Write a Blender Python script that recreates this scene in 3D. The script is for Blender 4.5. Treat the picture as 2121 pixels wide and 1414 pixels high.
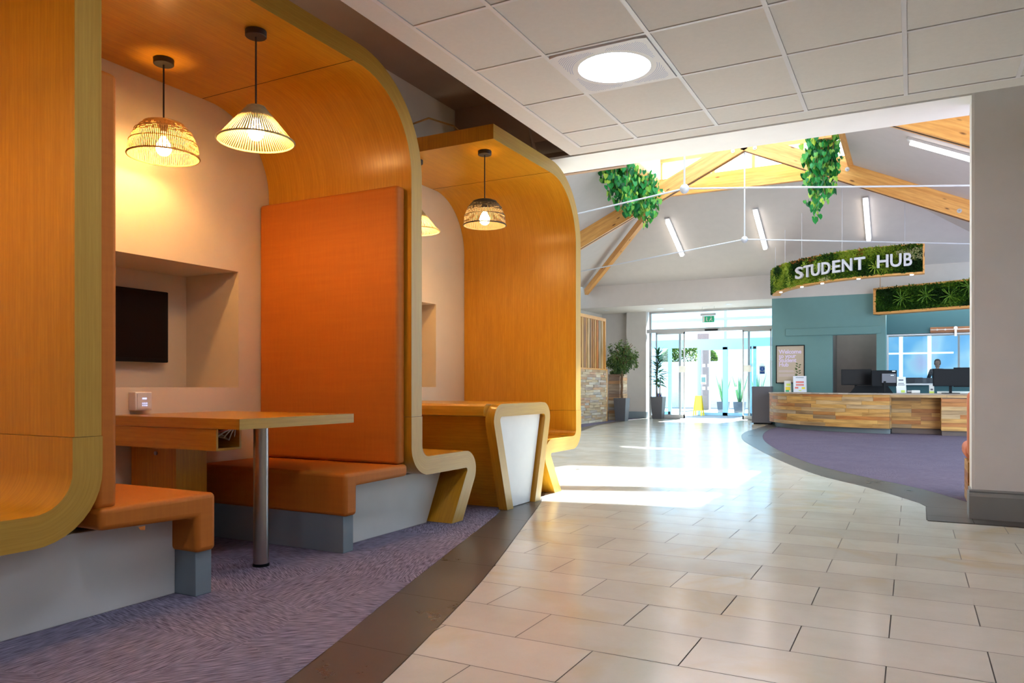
import bpy, math, random
from mathutils import Vector, Matrix, noise
random.seed(7)
R=math.radians; PI=math.pi
sc=bpy.context.scene
for o in list(bpy.data.objects): bpy.data.objects.remove(o)
# ---------------------------------------------------------------- camera
cam=bpy.data.cameras.new('camera'); co=bpy.data.objects.new('camera',cam); sc.collection.objects.link(co)
FPX=1567.0; EYE=.91; YAW=R(27.9)
cam.sensor_width=36; cam.lens=FPX/2121*36; cam.shift_y=93/2121; cam.clip_start=.05; cam.clip_end=200
co.location=(0,0,EYE); co.rotation_euler=(R(90),0,YAW); sc.camera=co
# ---------------------------------------------------------------- world, sun, exposure
w=bpy.data.worlds.new('world'); sc.world=w; w.use_nodes=True
bg=w.node_tree.nodes['Background']; bg.inputs[0].default_value=(.50,.77,1,1); bg.inputs[1].default_value=2.9
sl=bpy.data.lights.new('sun','SUN'); sl.energy=55; sl.angle=R(1.2); sl.color=(.86,.93,1)
so=bpy.data.objects.new('sun',sl); sc.collection.objects.link(so)
so.rotation_euler=Vector((-.06,-.70,-.80)).to_track_quat('-Z','Y').to_euler(); so.location=(-2,12,12)
sc.view_settings.view_transform='Standard'; sc.view_settings.look='None'; sc.view_settings.gamma=1
sc.view_settings.use_curve_mapping=False; sc.view_settings.exposure=0.40
LED=27.0; BULB=240.0; TUBE=5.0
# ---------------------------------------------------------------- material helpers
def srgb(r,g,b):
    f=lambda c:(c/255)/12.92 if c/255<=.04045 else ((c/255+.055)/1.055)**2.4
    return (f(r),f(g),f(b),1)
class MT:
    def __init__(s,name,col,rough=.6,metal=0,spec=.5):
        s.m=bpy.data.materials.new(name); s.m.use_nodes=True; s.nt=s.m.node_tree
        s.b=s.nt.nodes['Principled BSDF']; s.b.inputs['Base Color'].default_value=col
        s.b.inputs['Roughness'].default_value=rough; s.b.inputs['Metallic'].default_value=metal
        s.b.inputs['Specular IOR Level'].default_value=spec; s.m.diffuse_color=col
    def n(s,t,**k):
        n=s.nt.nodes.new(t)
        for a,v in k.items():
            if a.startswith('i_'): n.inputs[a[2:].replace('_',' ')].default_value=v
            else: setattr(n,a,v)
        return n
    def l(s,a,b): s.nt.links.new(a,b)
    def coord(s,kind='Object',scale=(1,1,1),rot=(0,0,0)):
        tc=s.n('ShaderNodeTexCoord'); mp=s.n('ShaderNodeMapping'); mp.inputs['Scale'].default_value=scale; mp.inputs['Rotation'].default_value=rot
        s.l(tc.outputs[kind],mp.inputs['Vector']); return mp.outputs[0]
    def ramp(s,fac,stops):
        r=s.n('ShaderNodeValToRGB'); e=r.color_ramp.elements
        while len(e)<len(stops): e.new(.5)
        for i,(p,c) in enumerate(stops): e[i].position=p; e[i].color=c
        s.l(fac,r.inputs[0]); return r.outputs[0]
    def mix(s,fac,a,b,mode='MIX'):
        m=s.n('ShaderNodeMix',data_type='RGBA',blend_type=mode)
        for sock,v in ((m.inputs[0],fac),(m.inputs[6],a),(m.inputs[7],b)):
            if hasattr(v,'is_output'): s.l(v,sock)
            else: sock.default_value=v
        return m.outputs[2]
    def bump(s,h,strength=.2,dist=.01):
        b=s.n('ShaderNodeBump'); b.inputs['Strength'].default_value=strength; b.inputs['Distance'].default_value=dist
        s.l(h,b.inputs['Height']); s.l(b.outputs[0],s.b.inputs['Normal'])
    def col(s,c): s.l(c,s.b.inputs['Base Color'])
def plain(name,col,rough=.6,metal=0,spec=.5,var=.06,sc_=6):
    t=MT(name,col,rough,metal,spec)
    nz=t.n('ShaderNodeTexNoise'); nz.inputs['Scale'].default_value=sc_; nz.inputs['Detail'].default_value=5
    t.l(t.coord(),nz.inputs['Vector'])
    c2=tuple(x*(1-var*2) for x in col[:3])+(1,)
    t.col(t.ramp(nz.outputs[0],[(.3,c2),(.7,col)])); t.bump(nz.outputs[0],.04,.005)
    return t.m
def wood(name,a,b,dark,rough=.35,sx=2.2,sy=26,coord='UV',bumpn=.03,spec=.5,rnd=False):
    t=MT(name,a,rough,0,spec)
    v=t.coord(coord,(sx,sy,sy))
    if rnd:
        oi=t.n('ShaderNodeObjectInfo'); ad=t.n('ShaderNodeVectorMath',operation='MULTIPLY_ADD')
        cb=t.n('ShaderNodeCombineXYZ'); 
        for i in range(3): t.l(oi.outputs['Random'],cb.inputs[i])
        t.l(cb.outputs[0],ad.inputs[0]); ad.inputs[1].default_value=(97,61,43); t.l(v,ad.inputs[2]); v=ad.outputs[0]
    n1=t.n('ShaderNodeTexNoise'); n1.inputs['Scale'].default_value=1; n1.inputs['Detail'].default_value=5; n1.inputs['Distortion'].default_value=.6; t.l(v,n1.inputs['Vector'])
    n2=t.n('ShaderNodeTexNoise'); n2.inputs['Scale'].default_value=5; n2.inputs['Detail'].default_value=3; t.l(v,n2.inputs['Vector'])
    c=t.ramp(n1.outputs[0],[(.30,b),(.62,a)])
    f=t.ramp(n2.outputs[0],[(.35,(1,1,1,1)),(.6,(0,0,0,1))])
    wv=t.n('ShaderNodeTexWave',bands_direction='Y'); wv.inputs['Scale'].default_value=.55; wv.inputs['Distortion'].default_value=11; wv.inputs['Detail'].default_value=1.5; wv.inputs['Detail Scale'].default_value=.5
    mv=t.n('ShaderNodeVectorMath',operation='MULTIPLY'); t.l(v,mv.inputs[0]); mv.inputs[1].default_value=(.35,1,1); t.l(mv.outputs[0],wv.inputs['Vector'])
    g=t.ramp(wv.outputs['Fac'],[(.55,(0,0,0,1)),(.95,(1,1,1,1))]); m2=t.n('ShaderNodeMath',operation='MULTIPLY'); t.l(g,m2.inputs[0]); m2.inputs[1].default_value=.20; c=t.mix(m2.outputs[0],c,dark)
    m=t.n('ShaderNodeMath',operation='MULTIPLY'); t.l(f,m.inputs[0]); m.inputs[1].default_value=.3
    t.col(t.mix(m.outputs[0],c,dark)); t.bump(n2.outputs[0],bumpn,.003); t._v=v
    return t
M={}
M['lam']=wood('laminate',(.64,.305,.020,1),(.56,.25,.014,1),(.44,.175,.008,1),.28).m
M['edge']=wood('laminate_edge',(.54,.315,.045,1),(.48,.265,.033,1),(.38,.20,.02,1),.38,1.6,40).m
M['pine']=wood('pine',(.78,.42,.12,1),(.66,.30,.07,1),(.45,.17,.03,1),.45,1.0,9,rnd=True).m
def knots(m,coord='UV',sx=2.2,sy=7):
    nt=m.node_tree; b=nt.nodes['Principled BSDF']; src=b.inputs['Base Color'].links[0].from_socket
    tc=nt.nodes.new('ShaderNodeTexCoord'); mp=nt.nodes.new('ShaderNodeMapping'); mp.inputs['Scale'].default_value=(sx,sy,sy)
    vo=nt.nodes.new('ShaderNodeTexVoronoi'); vo.inputs['Scale'].default_value=1; cr=nt.nodes.new('ShaderNodeValToRGB')
    cr.color_ramp.elements[0].position=.06; cr.color_ramp.elements[0].color=(1,1,1,1); cr.color_ramp.elements[1].position=.13; cr.color_ramp.elements[1].color=(0,0,0,1)
    mx=nt.nodes.new('ShaderNodeMix'); mx.data_type='RGBA'; mx.inputs[7].default_value=(.16,.06,.015,1)
    L=nt.links.new; L(tc.outputs[coord],mp.inputs[0]); L(mp.outputs[0],vo.inputs['Vector']); L(vo.outputs['Distance'],cr.inputs[0]); L(cr.outputs[0],mx.inputs[0]); L(src,mx.inputs[6]); L(mx.outputs[2],b.inputs['Base Color'])
knots(M['pine'])
def pallet(name,stops,rough=.55):
    t=wood(name,(.6,.4,.2,1),(.5,.3,.15,1),(.2,.12,.06,1),rough,3,30,rnd=True,bumpn=.15)
    oi=t.n('ShaderNodeObjectInfo'); base=t.ramp(oi.outputs['Random'],stops)
    for nd in t.nt.nodes:
        if nd.type=='VALTORGB' and nd.outputs[0].name=='Color': pass
    n=t.n('ShaderNodeTexNoise'); n.inputs['Scale'].default_value=.8; n.inputs['Detail'].default_value=6; t.l(t._v,n.inputs['Vector'])
    g=t.ramp(n.outputs[0],[(.3,(.55,.5,.45,1)),(.6,(1,1,1,1))])
    t.col(t.mix(1.0,base,g,'MULTIPLY')); return t.m
M['pal']=pallet('reclaimed_plank',[(0,(.56,.29,.075,1)),(.25,(.66,.37,.10,1)),(.45,(.42,.18,.045,1)),(.6,(.55,.19,.035,1)),(.72,(.26,.16,.08,1)),(.85,(.60,.38,.16,1)),(1,(.38,.29,.20,1))])
M['pal2']=pallet('reclaimed_block',[(0,(.60,.46,.28,1)),(.25,(.46,.32,.17,1)),(.4,(.58,.30,.14,1)),(.55,(.40,.36,.32,1)),(.7,(.68,.58,.42,1)),(.85,(.36,.22,.14,1)),(1,(.52,.47,.40,1))],.6)
M['fab']=None
def fabric(name,a,b):
    t=MT(name,a,.62,0,.35)
    n1=t.n('ShaderNodeTexNoise'); n1.inputs['Scale'].default_value=1; n1.inputs['Detail'].default_value=4; t.l(t.coord('Object',(90,90,6)),n1.inputs['Vector'])
    n2=t.n('ShaderNodeTexNoise'); n2.inputs['Scale'].default_value=1; n2.inputs['Detail'].default_value=3; t.l(t.coord('Object',(3,3,40)),n2.inputs['Vector'])
    m=t.n('ShaderNodeMath',operation='ADD'); t.l(n1.outputs[0],m.inputs[0]); t.l(n2.outputs[0],m.inputs[1])
    h=t.n('ShaderNodeMath',operation='MULTIPLY'); h.inputs[1].default_value=.5; t.l(m.outputs[0],h.inputs[0])
    t.col(t.ramp(h.outputs[0],[(.2,b),(.8,a)])); t.bump(h.outputs[0],.05,.002); return t.m
M['fab']=fabric('orange_vinyl',(.55,.165,.013,1),(.45,.125,.009,1))
M['fab2']=fabric('coral_vinyl',(.62,.20,.10,1),(.52,.16,.08,1))
M['col']=plain('grey_wall_paint',(.78,.765,.75,1),.7,var=.02)
M['wall']=plain('wall_paint',(.72,.61,.45,1),.75,var=.02)
M['wallup']=plain('hall_paint',(.56,.52,.475,1),.8,var=.02)
M['void']=plain('void_paint',(.38,.25,.17,1),.8,var=.03)  # brown is the void's unlit look put into its base colour
M['white']=plain('white_paint',(.72,.70,.67,1),.5,var=.03)
M['plinth']=plain('scuffed_white_paint',(.66,.65,.60,1),.45,var=.06,sc_=3)
M['tilec']=plain('ceiling_board',(.68,.655,.63,1),.85,var=.02,sc_=40)
M['bar']=plain('grid_metal',(.70,.69,.72,1),.45,var=.01)
M['grey']=plain('grey_paint',(.20,.245,.265,1),.45,var=.03)
M['skirt']=plain('skirting_grey',(.26,.27,.265,1),.4,var=.03)
M['teal']=plain('teal_paint',(.13,.255,.245,1),.7,var=.02)
M['teald']=plain('deep_teal_paint',(.035,.105,.115,1),.7,var=.02)
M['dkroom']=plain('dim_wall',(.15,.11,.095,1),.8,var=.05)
M['black']=plain('black_plastic',(.007,.007,.008,1),.55,spec=.12,var=.05)
M['screen']=MT('screen_glass',(.005,.004,.004,1),.4,0,.12).m
M['dgrey']=plain('charcoal_pot',(.09,.09,.10,1),.35,var=.04)
M['dbox']=plain('slate_laminate',(.11,.105,.12,1),.45,var=.02)
M['steel']=MT('brushed_steel',(.42,.40,.37,1),.28,1).m
M['chrome']=MT('white_steel_rod',(.55,.56,.60,1),.4,.2).m
M['alu']=plain('silver_frame',(.52,.53,.54,1),.4,.3,var=.02)
M['pale']=plain('pale_frame',(.28,.52,.70,1),.45,var=.02)  # pale frame with cyan bloom put into its colour
M['letter']=plain('letter_white',(.52,.52,.55,1),.4,var=.01)
M['paper']=plain('paper',(.75,.74,.70,1),.7,var=.02)
M['yellow']=plain('yellow_plastic',(.85,.68,.03,1),.4,var=.02)
M['greenc']=plain('green_print',(.02,.42,.20,1),.5,var=.01)
M['blue']=plain('blue_print',(.02,.12,.50,1),.5,var=.01)
M['red']=plain('red_print',(.75,.20,.15,1),.5,var=.01)
M['lime']=plain('lime_print',(.62,.72,.10,1),.5,var=.01)
M['poster']=plain('poster_tan',(.52,.41,.30,1),.6,var=.01)
M['lilac']=plain('lilac_print',(.72,.60,.80,1),.6,var=.01)
M['trunk']=plain('bark',(.22,.12,.06,1),.8,var=.2,sc_=30)
M['soil']=plain('soil',(.05,.035,.02,1),.9,var=.2)
M['cord']=plain('black_cord',(.015,.013,.012,1),.6,var=.02)
M['rattan']=plain('natural_jute',(.50,.30,.09,1),.7,var=.1,sc_=60)
M['jutew']=plain('cream_jute',(.50,.40,.19,1),.7,var=.1,sc_=60)
M['juteb']=plain('dark_jute',(.07,.055,.03,1),.7,var=.1,sc_=60)
M['skin']=plain('skin',(.45,.26,.18,1),.6,var=.03)
M['navy']=plain('dark_jumper',(.05,.05,.06,1),.8,var=.1)
M['hair']=plain('dark_hair',(.03,.02,.015,1),.7,var=.1)
def emis(name,col,st):
    t=MT(name,col,.5); t.b.inputs['Emission Color'].default_value=col; t.b.inputs['Emission Strength'].default_value=st; return t.m
M['led']=emis('led_diffuser',(.72,.79,1,1),LED)
M['tube']=emis('tube_light',(1,.93,.90,1),TUBE)
M['bulb']=emis('bulb_glow',(1,.56,.20,1),BULB)
M['spot']=emis('spot_lens',(1,.95,.95,1),6)
M['usb']=emis('usb_glow',(.5,.6,1,1),1.0)
def glass(name,tint,refl=.07):
    m=bpy.data.materials.new(name); m.use_nodes=True; nt=m.node_tree; nt.nodes.clear()
    o=nt.nodes.new('ShaderNodeOutputMaterial'); a=nt.nodes.new('ShaderNodeBsdfTransparent'); g=nt.nodes.new('ShaderNodeBsdfGlossy'); mx=nt.nodes.new('ShaderNodeMixShader')
    fr=nt.nodes.new('ShaderNodeFresnel'); fr.inputs[0].default_value=1.45
    a.inputs[0].default_value=tint; g.inputs['Roughness'].default_value=.02
    L=nt.links.new; L(fr.outputs[0],mx.inputs[0]); L(a.outputs[0],mx.inputs[1]); L(g.outputs[0],mx.inputs[2]); L(mx.outputs[0],o.inputs[0]); return m
M['glass']=glass('door_glass',(.93,.98,.99,1))
def frosted(name,col):
    m=bpy.data.materials.new(name); m.use_nodes=True; nt=m.node_tree; nt.nodes.clear()
    o=nt.nodes.new('ShaderNodeOutputMaterial'); a=nt.nodes.new('ShaderNodeBsdfTranslucent'); a.inputs[0].default_value=col
    nt.links.new(a.outputs[0],o.inputs[0]); return m
M['opal']=frosted('opal_glazing',(.34,.355,.37,1))
t=MT('blurred_glazing',(.75,.93,1,1),.10,0,.5); t.b.inputs['Transmission Weight'].default_value=1; t.b.inputs['IOR'].default_value=1.05; M['blur']=t.m
def leafmat(name,a,b,c):
    t=MT(name,a,.5,0,.4)
    at=t.n('ShaderNodeAttribute'); at.attribute_name='tone'
    t.col(t.ramp(at.outputs['Fac'],[(0,a),(.5,b),(1,c)]))
    t.b.inputs['Subsurface Weight'].default_value=0
    tr=t.n('ShaderNodeBsdfTranslucent'); mx=t.n('ShaderNodeMixShader'); mx.inputs[0].default_value=.25
    out=[n for n in t.nt.nodes if n.type=='OUTPUT_MATERIAL'][0]
    r=t.ramp(at.outputs['Fac'],[(0,a),(.5,b),(1,c)]); t.l(r,tr.inputs[0])
    t.l(t.b.outputs[0],mx.inputs[1]); t.l(tr.outputs[0],mx.inputs[2]); t.l(mx.outputs[0],out.inputs[0]); return t.m
M['moss']=leafmat('mixed_moss',(.015,.05,.008,1),(.12,.26,.015,1),(.40,.50,.05,1))
for nd in M['moss'].node_tree.nodes:
    if nd.type=='VALTORGB':
        e=nd.color_ramp.elements; e[0].position=.0; e[1].position=.42; e[2].position=.8
        for p_,c_ in ((.22,(.03,.11,.01,1)),(.9,(.70,.66,.38,1)),(1.,(.40,.14,.03,1))): q_=e.new(p_); q_.color=c_
M['ivy']=leafmat('ivy_leaf',(.005,.10,.03,1),(.02,.30,.05,1),(.42,.62,.08,1))
M['ficus']=leafmat('ficus_leaf',(.03,.07,.015,1),(.08,.15,.03,1),(.18,.26,.06,1))
M['drac']=leafmat('dracaena_leaf',(.01,.06,.03,1),(.03,.12,.05,1),(.10,.22,.08,1))
# stone
def stone(name,a,b,stain,rough,bump=.02,st=.55):
    t=MT(name,a,rough,0,.6)
    v=t.coord('Object',(1,1,1))
    oi=t.n('ShaderNodeObjectInfo')
    n1=t.n('ShaderNodeTexNoise'); n1.inputs['Scale'].default_value=2.2; n1.inputs['Detail'].default_value=8; n1.inputs['Roughness'].default_value=.65; t.l(v,n1.inputs['Vector'])
    n2=t.n('ShaderNodeTexNoise'); n2.inputs['Scale'].default_value=.9; n2.inputs['Detail'].default_value=9; n2.inputs['Distortion'].default_value=1.5; t.l(v,n2.inputs['Vector'])
    c=t.ramp(n1.outputs[0],[(.35,b),(.65,a)])
    f=t.ramp(n2.outputs[0],[(st,(0,0,0,1)),(st+.12,(.7,.7,.7,1)),(st+.2,(.1,.1,.1,1))])
    c=t.mix(f,c,stain)
    g=t.ramp(oi.outputs['Random'],[(0,(.90,.89,.88,1)),(1,(1,1,1,1))]); c=t.mix(1.0,c,g,'MULTIPLY'); t.col(c)
    rr=t.n('ShaderNodeMapRange'); rr.inputs[3].default_value=rough-.04; rr.inputs[4].default_value=rough+.08; t.l(n1.outputs[0],rr.inputs[0]); t.l(rr.outputs[0],t.b.inputs['Roughness'])
    t.bump(n1.outputs[0],bump,.01); return t.m
M['lime_stone']=stone('limestone',(.66,.62,.52,1),(.60,.555,.455,1),(.62,.50,.31,1),.16)
M['dark_stone']=stone('dark_stone',(.105,.094,.08,1),(.075,.067,.056,1),(.17,.155,.125,1),.27,.03,.72)
M['teak']=plain('teak_board',(.32,.12,.04,1),.5,var=.15)
M['grout']=plain('grout',(.15,.13,.11,1),.8,var=.1)
def carpet(name,a,b):
    t=MT(name,a,.95,0,.1)
    tc=t.n('ShaderNodeTexCoord'); sep=t.n('ShaderNodeSeparateXYZ'); t.l(tc.outputs['Object'],sep.inputs[0])
    def mth(op,x,y=None):
        m=t.n('ShaderNodeMath',operation=op)
        for i,q in enumerate((x,y)):
            if q is None: continue
            if hasattr(q,'is_output'): t.l(q,m.inputs[i])
            else: m.inputs[i].default_value=q
        return m.outputs[0]
    nn=t.n('ShaderNodeTexNoise'); nn.inputs['Scale'].default_value=3; t.l(tc.outputs['Object'],nn.inputs['Vector'])
    wob=mth('MULTIPLY',nn.outputs[0],.25)
    cx=mth('FLOOR',mth('MULTIPLY',mth('ADD',sep.outputs[0],wob),2)); cy=mth('FLOOR',mth('MULTIPLY',mth('ADD',sep.outputs[1],wob),2))
    cb=t.n('ShaderNodeCombineXYZ'); t.l(cx,cb.inputs[0]); t.l(cy,cb.inputs[1])
    wn=t.n('ShaderNodeTexWhiteNoise'); t.l(cb.outputs[0],wn.inputs['Vector'])
    ang=mth('MULTIPLY',mth('ADD',wn.outputs[0],.0),6.28)
    vr=t.n('ShaderNodeVectorRotate',rotation_type='Z_AXIS'); t.l(tc.outputs['Object'],vr.inputs['Vector']); t.l(ang,vr.inputs['Angle'])
    mp=t.n('ShaderNodeMapping'); mp.inputs['Scale'].default_value=(14,150,20); t.l(vr.outputs[0],mp.inputs[0])
    n1=t.n('ShaderNodeTexNoise'); n1.inputs['Scale'].default_value=1; n1.inputs['Detail'].default_value=3; t.l(mp.outputs[0],n1.inputs['Vector'])
    n2=t.n('ShaderNodeTexNoise'); n2.inputs['Scale'].default_value=2.5; n2.inputs['Detail'].default_value=4; t.l(tc.outputs['Object'],n2.inputs['Vector'])
    c=t.ramp(n1.outputs[0],[(.32,b),(.68,a)])
    g=t.ramp(n2.outputs[0],[(.3,(.85,.85,.9,1)),(.7,(1.,1,1,1))]); t.col(t.mix(1.0,c,g,'MULTIPLY')); t.bump(n1.outputs[0],.6,.004); return t.m
M['carpet']=carpet('purple_grey_carpet',(.31,.285,.37,1),(.078,.072,.105,1))
M['carpet2']=carpet('purple_carpet',(.155,.118,.155,1),(.085,.062,.085,1))
t=MT('brick_far',(.5,.3,.25,1),.8); bt=t.n('ShaderNodeTexBrick'); t.l(t.coord('Object',(4,4,4),(R(90),0,0)),bt.inputs['Vector'])
bt.inputs['Color1'].default_value=(.22,.12,.10,1); bt.inputs['Color2'].default_value=(.15,.09,.08,1); bt.inputs['Mortar'].default_value=(.35,.33,.32,1); t.col(bt.outputs[0]); M['brick']=t.m
t=MT('brick_pale',(.8,.7,.7,1),.8); bt=t.n('ShaderNodeTexBrick'); t.l(t.coord('Object',(3,3,3),(R(90),0,0)),bt.inputs['Vector'])  # lighter copy of the brick; sunlit look put into its colours
bt.inputs['Color1'].default_value=(.62,.45,.42,1); bt.inputs['Color2'].default_value=(.75,.66,.64,1); bt.inputs['Mortar'].default_value=(.85,.85,.85,1); t.col(bt.outputs[0]); M['brickp']=t.m
M['pave']=plain('pale_paving',(.22,.23,.24,1),.8,var=.05)
# ---------------------------------------------------------------- mesh helpers
class MB:
    def __init__(s): s.v=[]; s.f=[]; s.uv=[]; s.tone=[]
    def face(s,pts,uvs=None,tone=None):
        i=len(s.v); s.v+= [tuple(p) for p in pts]; s.f.append(tuple(range(i,i+len(pts))))
        if uvs is None:
            a=Vector(pts[0]); e=Vector(pts[1])-a; e2=Vector(pts[-1])-a
            n=e.cross(e2); u=e.normalized() if e.length>0 else Vector((1,0,0)); vv=n.normalized().cross(u) if n.length>0 else Vector((0,1,0))
            uvs=[((Vector(p)-a).dot(u)+a.dot(u),(Vector(p)-a).dot(vv)+a.dot(vv)) for p in pts]
        s.uv+=list(uvs)
        if tone is not None: s.tone+=[tone]*len(pts)
    def box(s,x0,x1,y0,y1,z0,z1,ax=None):
        d=(x1-x0,y1-y0,z1-z0)
        if ax is None: ax=max(range(3),key=lambda i:abs(d[i]))
        P=[(x0,y0,z0),(x1,y0,z0),(x1,y1,z0),(x0,y1,z0),(x0,y0,z1),(x1,y0,z1),(x1,y1,z1),(x0,y1,z1)]
        i=len(s.v); s.v+=P
        for f,nax in (((0,3,2,1),2),((4,5,6,7),2),((0,1,5,4),1),((3,7,6,2),1),((0,4,7,3),0),((1,2,6,5),0)):
            s.f.append(tuple(i+k for k in f))
            o=[a for a in range(3) if a!=nax and a!=ax]
            u_=ax if nax!=ax else [a for a in range(3) if a!=nax][0]; v_=[a for a in range(3) if a not in (nax,u_)][0]
            s.uv+=[(P[k][u_],P[k][v_]+P[k][nax]*.37) for k in f]
        return s
    def obox(s,c,ux,uy,uz,hx,hy,hz):
        ux,uy,uz=(Vector(q).normalized() for q in (ux,uy,uz)); c=Vector(c)
        P=[c+ux*hx*a+uy*hy*b+uz*hz*d for a,b,d in ((-1,-1,-1),(1,-1,-1),(1,1,-1),(-1,1,-1),(-1,-1,1),(1,-1,1),(1,1,1),(-1,1,1))]
        L=[(hx*a+c.x,hy*b+c.y,hz*d+c.z) for a,b,d in ((-1,-1,-1),(1,-1,-1),(1,1,-1),(-1,1,-1),(-1,-1,1),(1,-1,1),(1,1,1),(-1,1,1))]
        i=len(s.v); s.v+=[tuple(p) for p in P]
        for f,nax in (((0,3,2,1),2),((4,5,6,7),2),((0,1,5,4),1),((3,7,6,2),1),((0,4,7,3),0),((1,2,6,5),0)):
            s.f.append(tuple(i+k for k in f)); u_=0 if nax!=0 else 1; v_=[a for a in range(3) if a not in (nax,u_)][0]
            s.uv+=[(L[k][u_],L[k][v_]) for k in f]
        return s
    def band(s,A,B,x0,x1):   # two offset paths in (Y,Z), extruded in X
        n=len(A); i=len(s.v); arc=[0]
        for k in range(1,n): arc.append(arc[-1]+math.dist(A[k],A[k-1])/2+math.dist(B[k],B[k-1])/2)
        for k in range(n):
            for (q,x) in ((A[k],x0),(A[k],x1),(B[k],x1),(B[k],x0)): s.v.append((x,q[0],q[1]))
        def q(a,b,c,d,uv): s.f.append((a,b,c,d)); s.uv+=uv
        for k in range(n-1):
            a=i+4*k; b=a+4; u0,u1=arc[k],arc[k+1]; W=x1-x0
            q(a,a+1,b+1,b,[(u0,0),(u0,W),(u1,W),(u1,0)]); q(a+2,a+3,b+3,b+2,[(u0,W),(u0,0),(u1,0),(u1,W)])
            q(a+1,a+2,b+2,b+1,[(u0,0),(u0,.1),(u1,.1),(u1,0)]); q(a+3,a,b,b+3,[(u0,.1),(u0,0),(u1,0),(u1,.1)])
        W=x1-x0
        q(i,i+3,i+2,i+1,[(0,0),(.1,0),(.1,W),(0,W)]); e=i+4*(n-1); q(e,e+1,e+2,e+3,[(0,0),(0,W),(.1,W),(.1,0)]); return s
    def prism(s,P,x0,x1):   # closed polygon in (Y,Z) extruded in X
        s.face([(x1,y,z) for y,z in P],[(z,y) for y,z in P]); s.face([(x0,y,z) for y,z in reversed(P)],[(z,y) for y,z in reversed(P)])
        for k in range(len(P)):
            a=P[k];b=P[(k+1)%len(P)]; l=math.dist(a,b)
            s.face([(x0,*a),(x0,*b),(x1,*b),(x1,*a)],[(0,0),(0,l),(x1-x0,l),(x1-x0,0)])
        return s
    def lathe(s,c,prof,n=20):
        i=len(s.v)
        for r,z in prof:
            for k in range(n): s.v.append((c[0]+r*math.cos(2*PI*k/n),c[1]+r*math.sin(2*PI*k/n),c[2]+z))
        for j in range(len(prof)-1):
            for k in range(n):
                s.f.append((i+j*n+k,i+j*n+(k+1)%n,i+(j+1)*n+(k+1)%n,i+(j+1)*n+k)); s.uv+=[(0,k/n),(0,(k+1)/n),(.1,(k+1)/n),(.1,k/n)]
        return s
    def tube(s,pts,r,n=8,r1=None):
        pts=[Vector(p) for p in pts]; i=len(s.v); m=len(pts); l=0
        for j,p in enumerate(pts):
            d=(pts[min(j+1,m-1)]-pts[max(j-1,0)]).normalized(); a=d.orthogonal().normalized() if abs(d.z)<.999 else Vector((1,0,0))
            if abs(d.z)<.99: a=d.cross(Vector((0,0,1))).normalized()
            b=d.cross(a); rr=r if r1 is None else r+(r1-r)*j/(m-1)
            for k in range(n): s.v.append(tuple(p+a*rr*math.cos(2*PI*k/n)+b*rr*math.sin(2*PI*k/n)))
        for j in range(m-1):
            l0=l; l+=(pts[j+1]-pts[j]).length
            for k in range(n):
                s.f.append((i+j*n+k,i+j*n+(k+1)%n,i+(j+1)*n+(k+1)%n,i+(j+1)*n+k)); s.uv+=[(l0,k*.02),(l0,k*.02+.02),(l,k*.02+.02),(l,k*.02)]
        for st in (0,m-1):
            f=[i+st*n+k for k in range(n)]
            if st: f=f[::-1]
            s.f.append(tuple(f)); s.uv+=[(0,0)]*n
        return s
    def leaf(s,p,d,L,W,tone,up=None):
        p=Vector(p); d=Vector(d).normalized(); u=Vector(up) if up else Vector((random.gauss(0,1),random.gauss(0,1),random.gauss(0,1)))
        sd=d.cross(u); 
        if sd.length<1e-4: sd=d.orthogonal()
        sd.normalize(); nn=sd.cross(d)
        m=p+d*L*.45; s.face([p,m+sd*W*.5+nn*W*.12,p+d*L-nn*L*.1,m-sd*W*.5+nn*W*.12],[(0,0)]*4,tone)
ROOTS={}
def link(o): sc.collection.objects.link(o); return o
def obj(name,mb,mat,parent=None,loc=(0,0,0),smooth=None,bevel=0,seg=2):
    l=Vector(loc)
    if parent is not None: l=Vector(parent.get('_w',(0,0,0)))
    me=bpy.data.meshes.new(name); me.from_pydata([tuple(Vector(v)-l) for v in mb.v],[],mb.f)
    if mb.uv:
        uv=me.uv_layers.new(name='UVMap'); uv.data.foreach_set('uv',[c for q in mb.uv for c in q])
    if mb.tone and len(mb.tone)==len(mb.v):
        at=me.attributes.new('tone','FLOAT','POINT'); at.data.foreach_set('value',mb.tone)
    if bevel or smooth:
        import bmesh
        bm=bmesh.new(); bm.from_mesh(me); bmesh.ops.remove_doubles(bm,verts=bm.verts,dist=1e-5); bmesh.ops.recalc_face_normals(bm,faces=bm.faces); bm.to_mesh(me); bm.free()
    me.materials.append(mat)
    if smooth:
        me.shade_smooth(); me.set_sharp_from_angle(angle=R(smooth))
    o=bpy.data.objects.new(name,me); link(o)
    o['_w']=tuple(l)
    if parent is not None: o.parent=parent
    else: o.location=l
    if bevel:
        b=o.modifiers.new('bevel','BEVEL'); b.width=bevel; b.segments=seg; b.limit_method='ANGLE'; b.angle_limit=R(40)
        if not smooth: me.shade_smooth(); me.set_sharp_from_angle(angle=R(35))
    return o
def thing(name,label,cat,loc,group=None,kind=None):
    o=bpy.data.objects.new(name,None); link(o); o.location=loc; o.empty_display_size=.1; o['_w']=tuple(loc)
    o['label']=label; o['category']=cat
    if group: o['group']=group
    if kind: o['kind']=kind
    return o
def tag(o,label,cat,group=None,kind=None):
    o['label']=label; o['category']=cat
    if group: o['group']=group
    if kind: o['kind']=kind
    return o
def struct(name,mb,mat,label,cat,parent=None,**k):
    o=obj(name,mb,mat,parent,**k)
    if parent is None: o['kind']='structure'; o['label']=label; o['category']=cat
    return o
def B(*a,**k): return MB().box(*a,**k)
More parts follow.
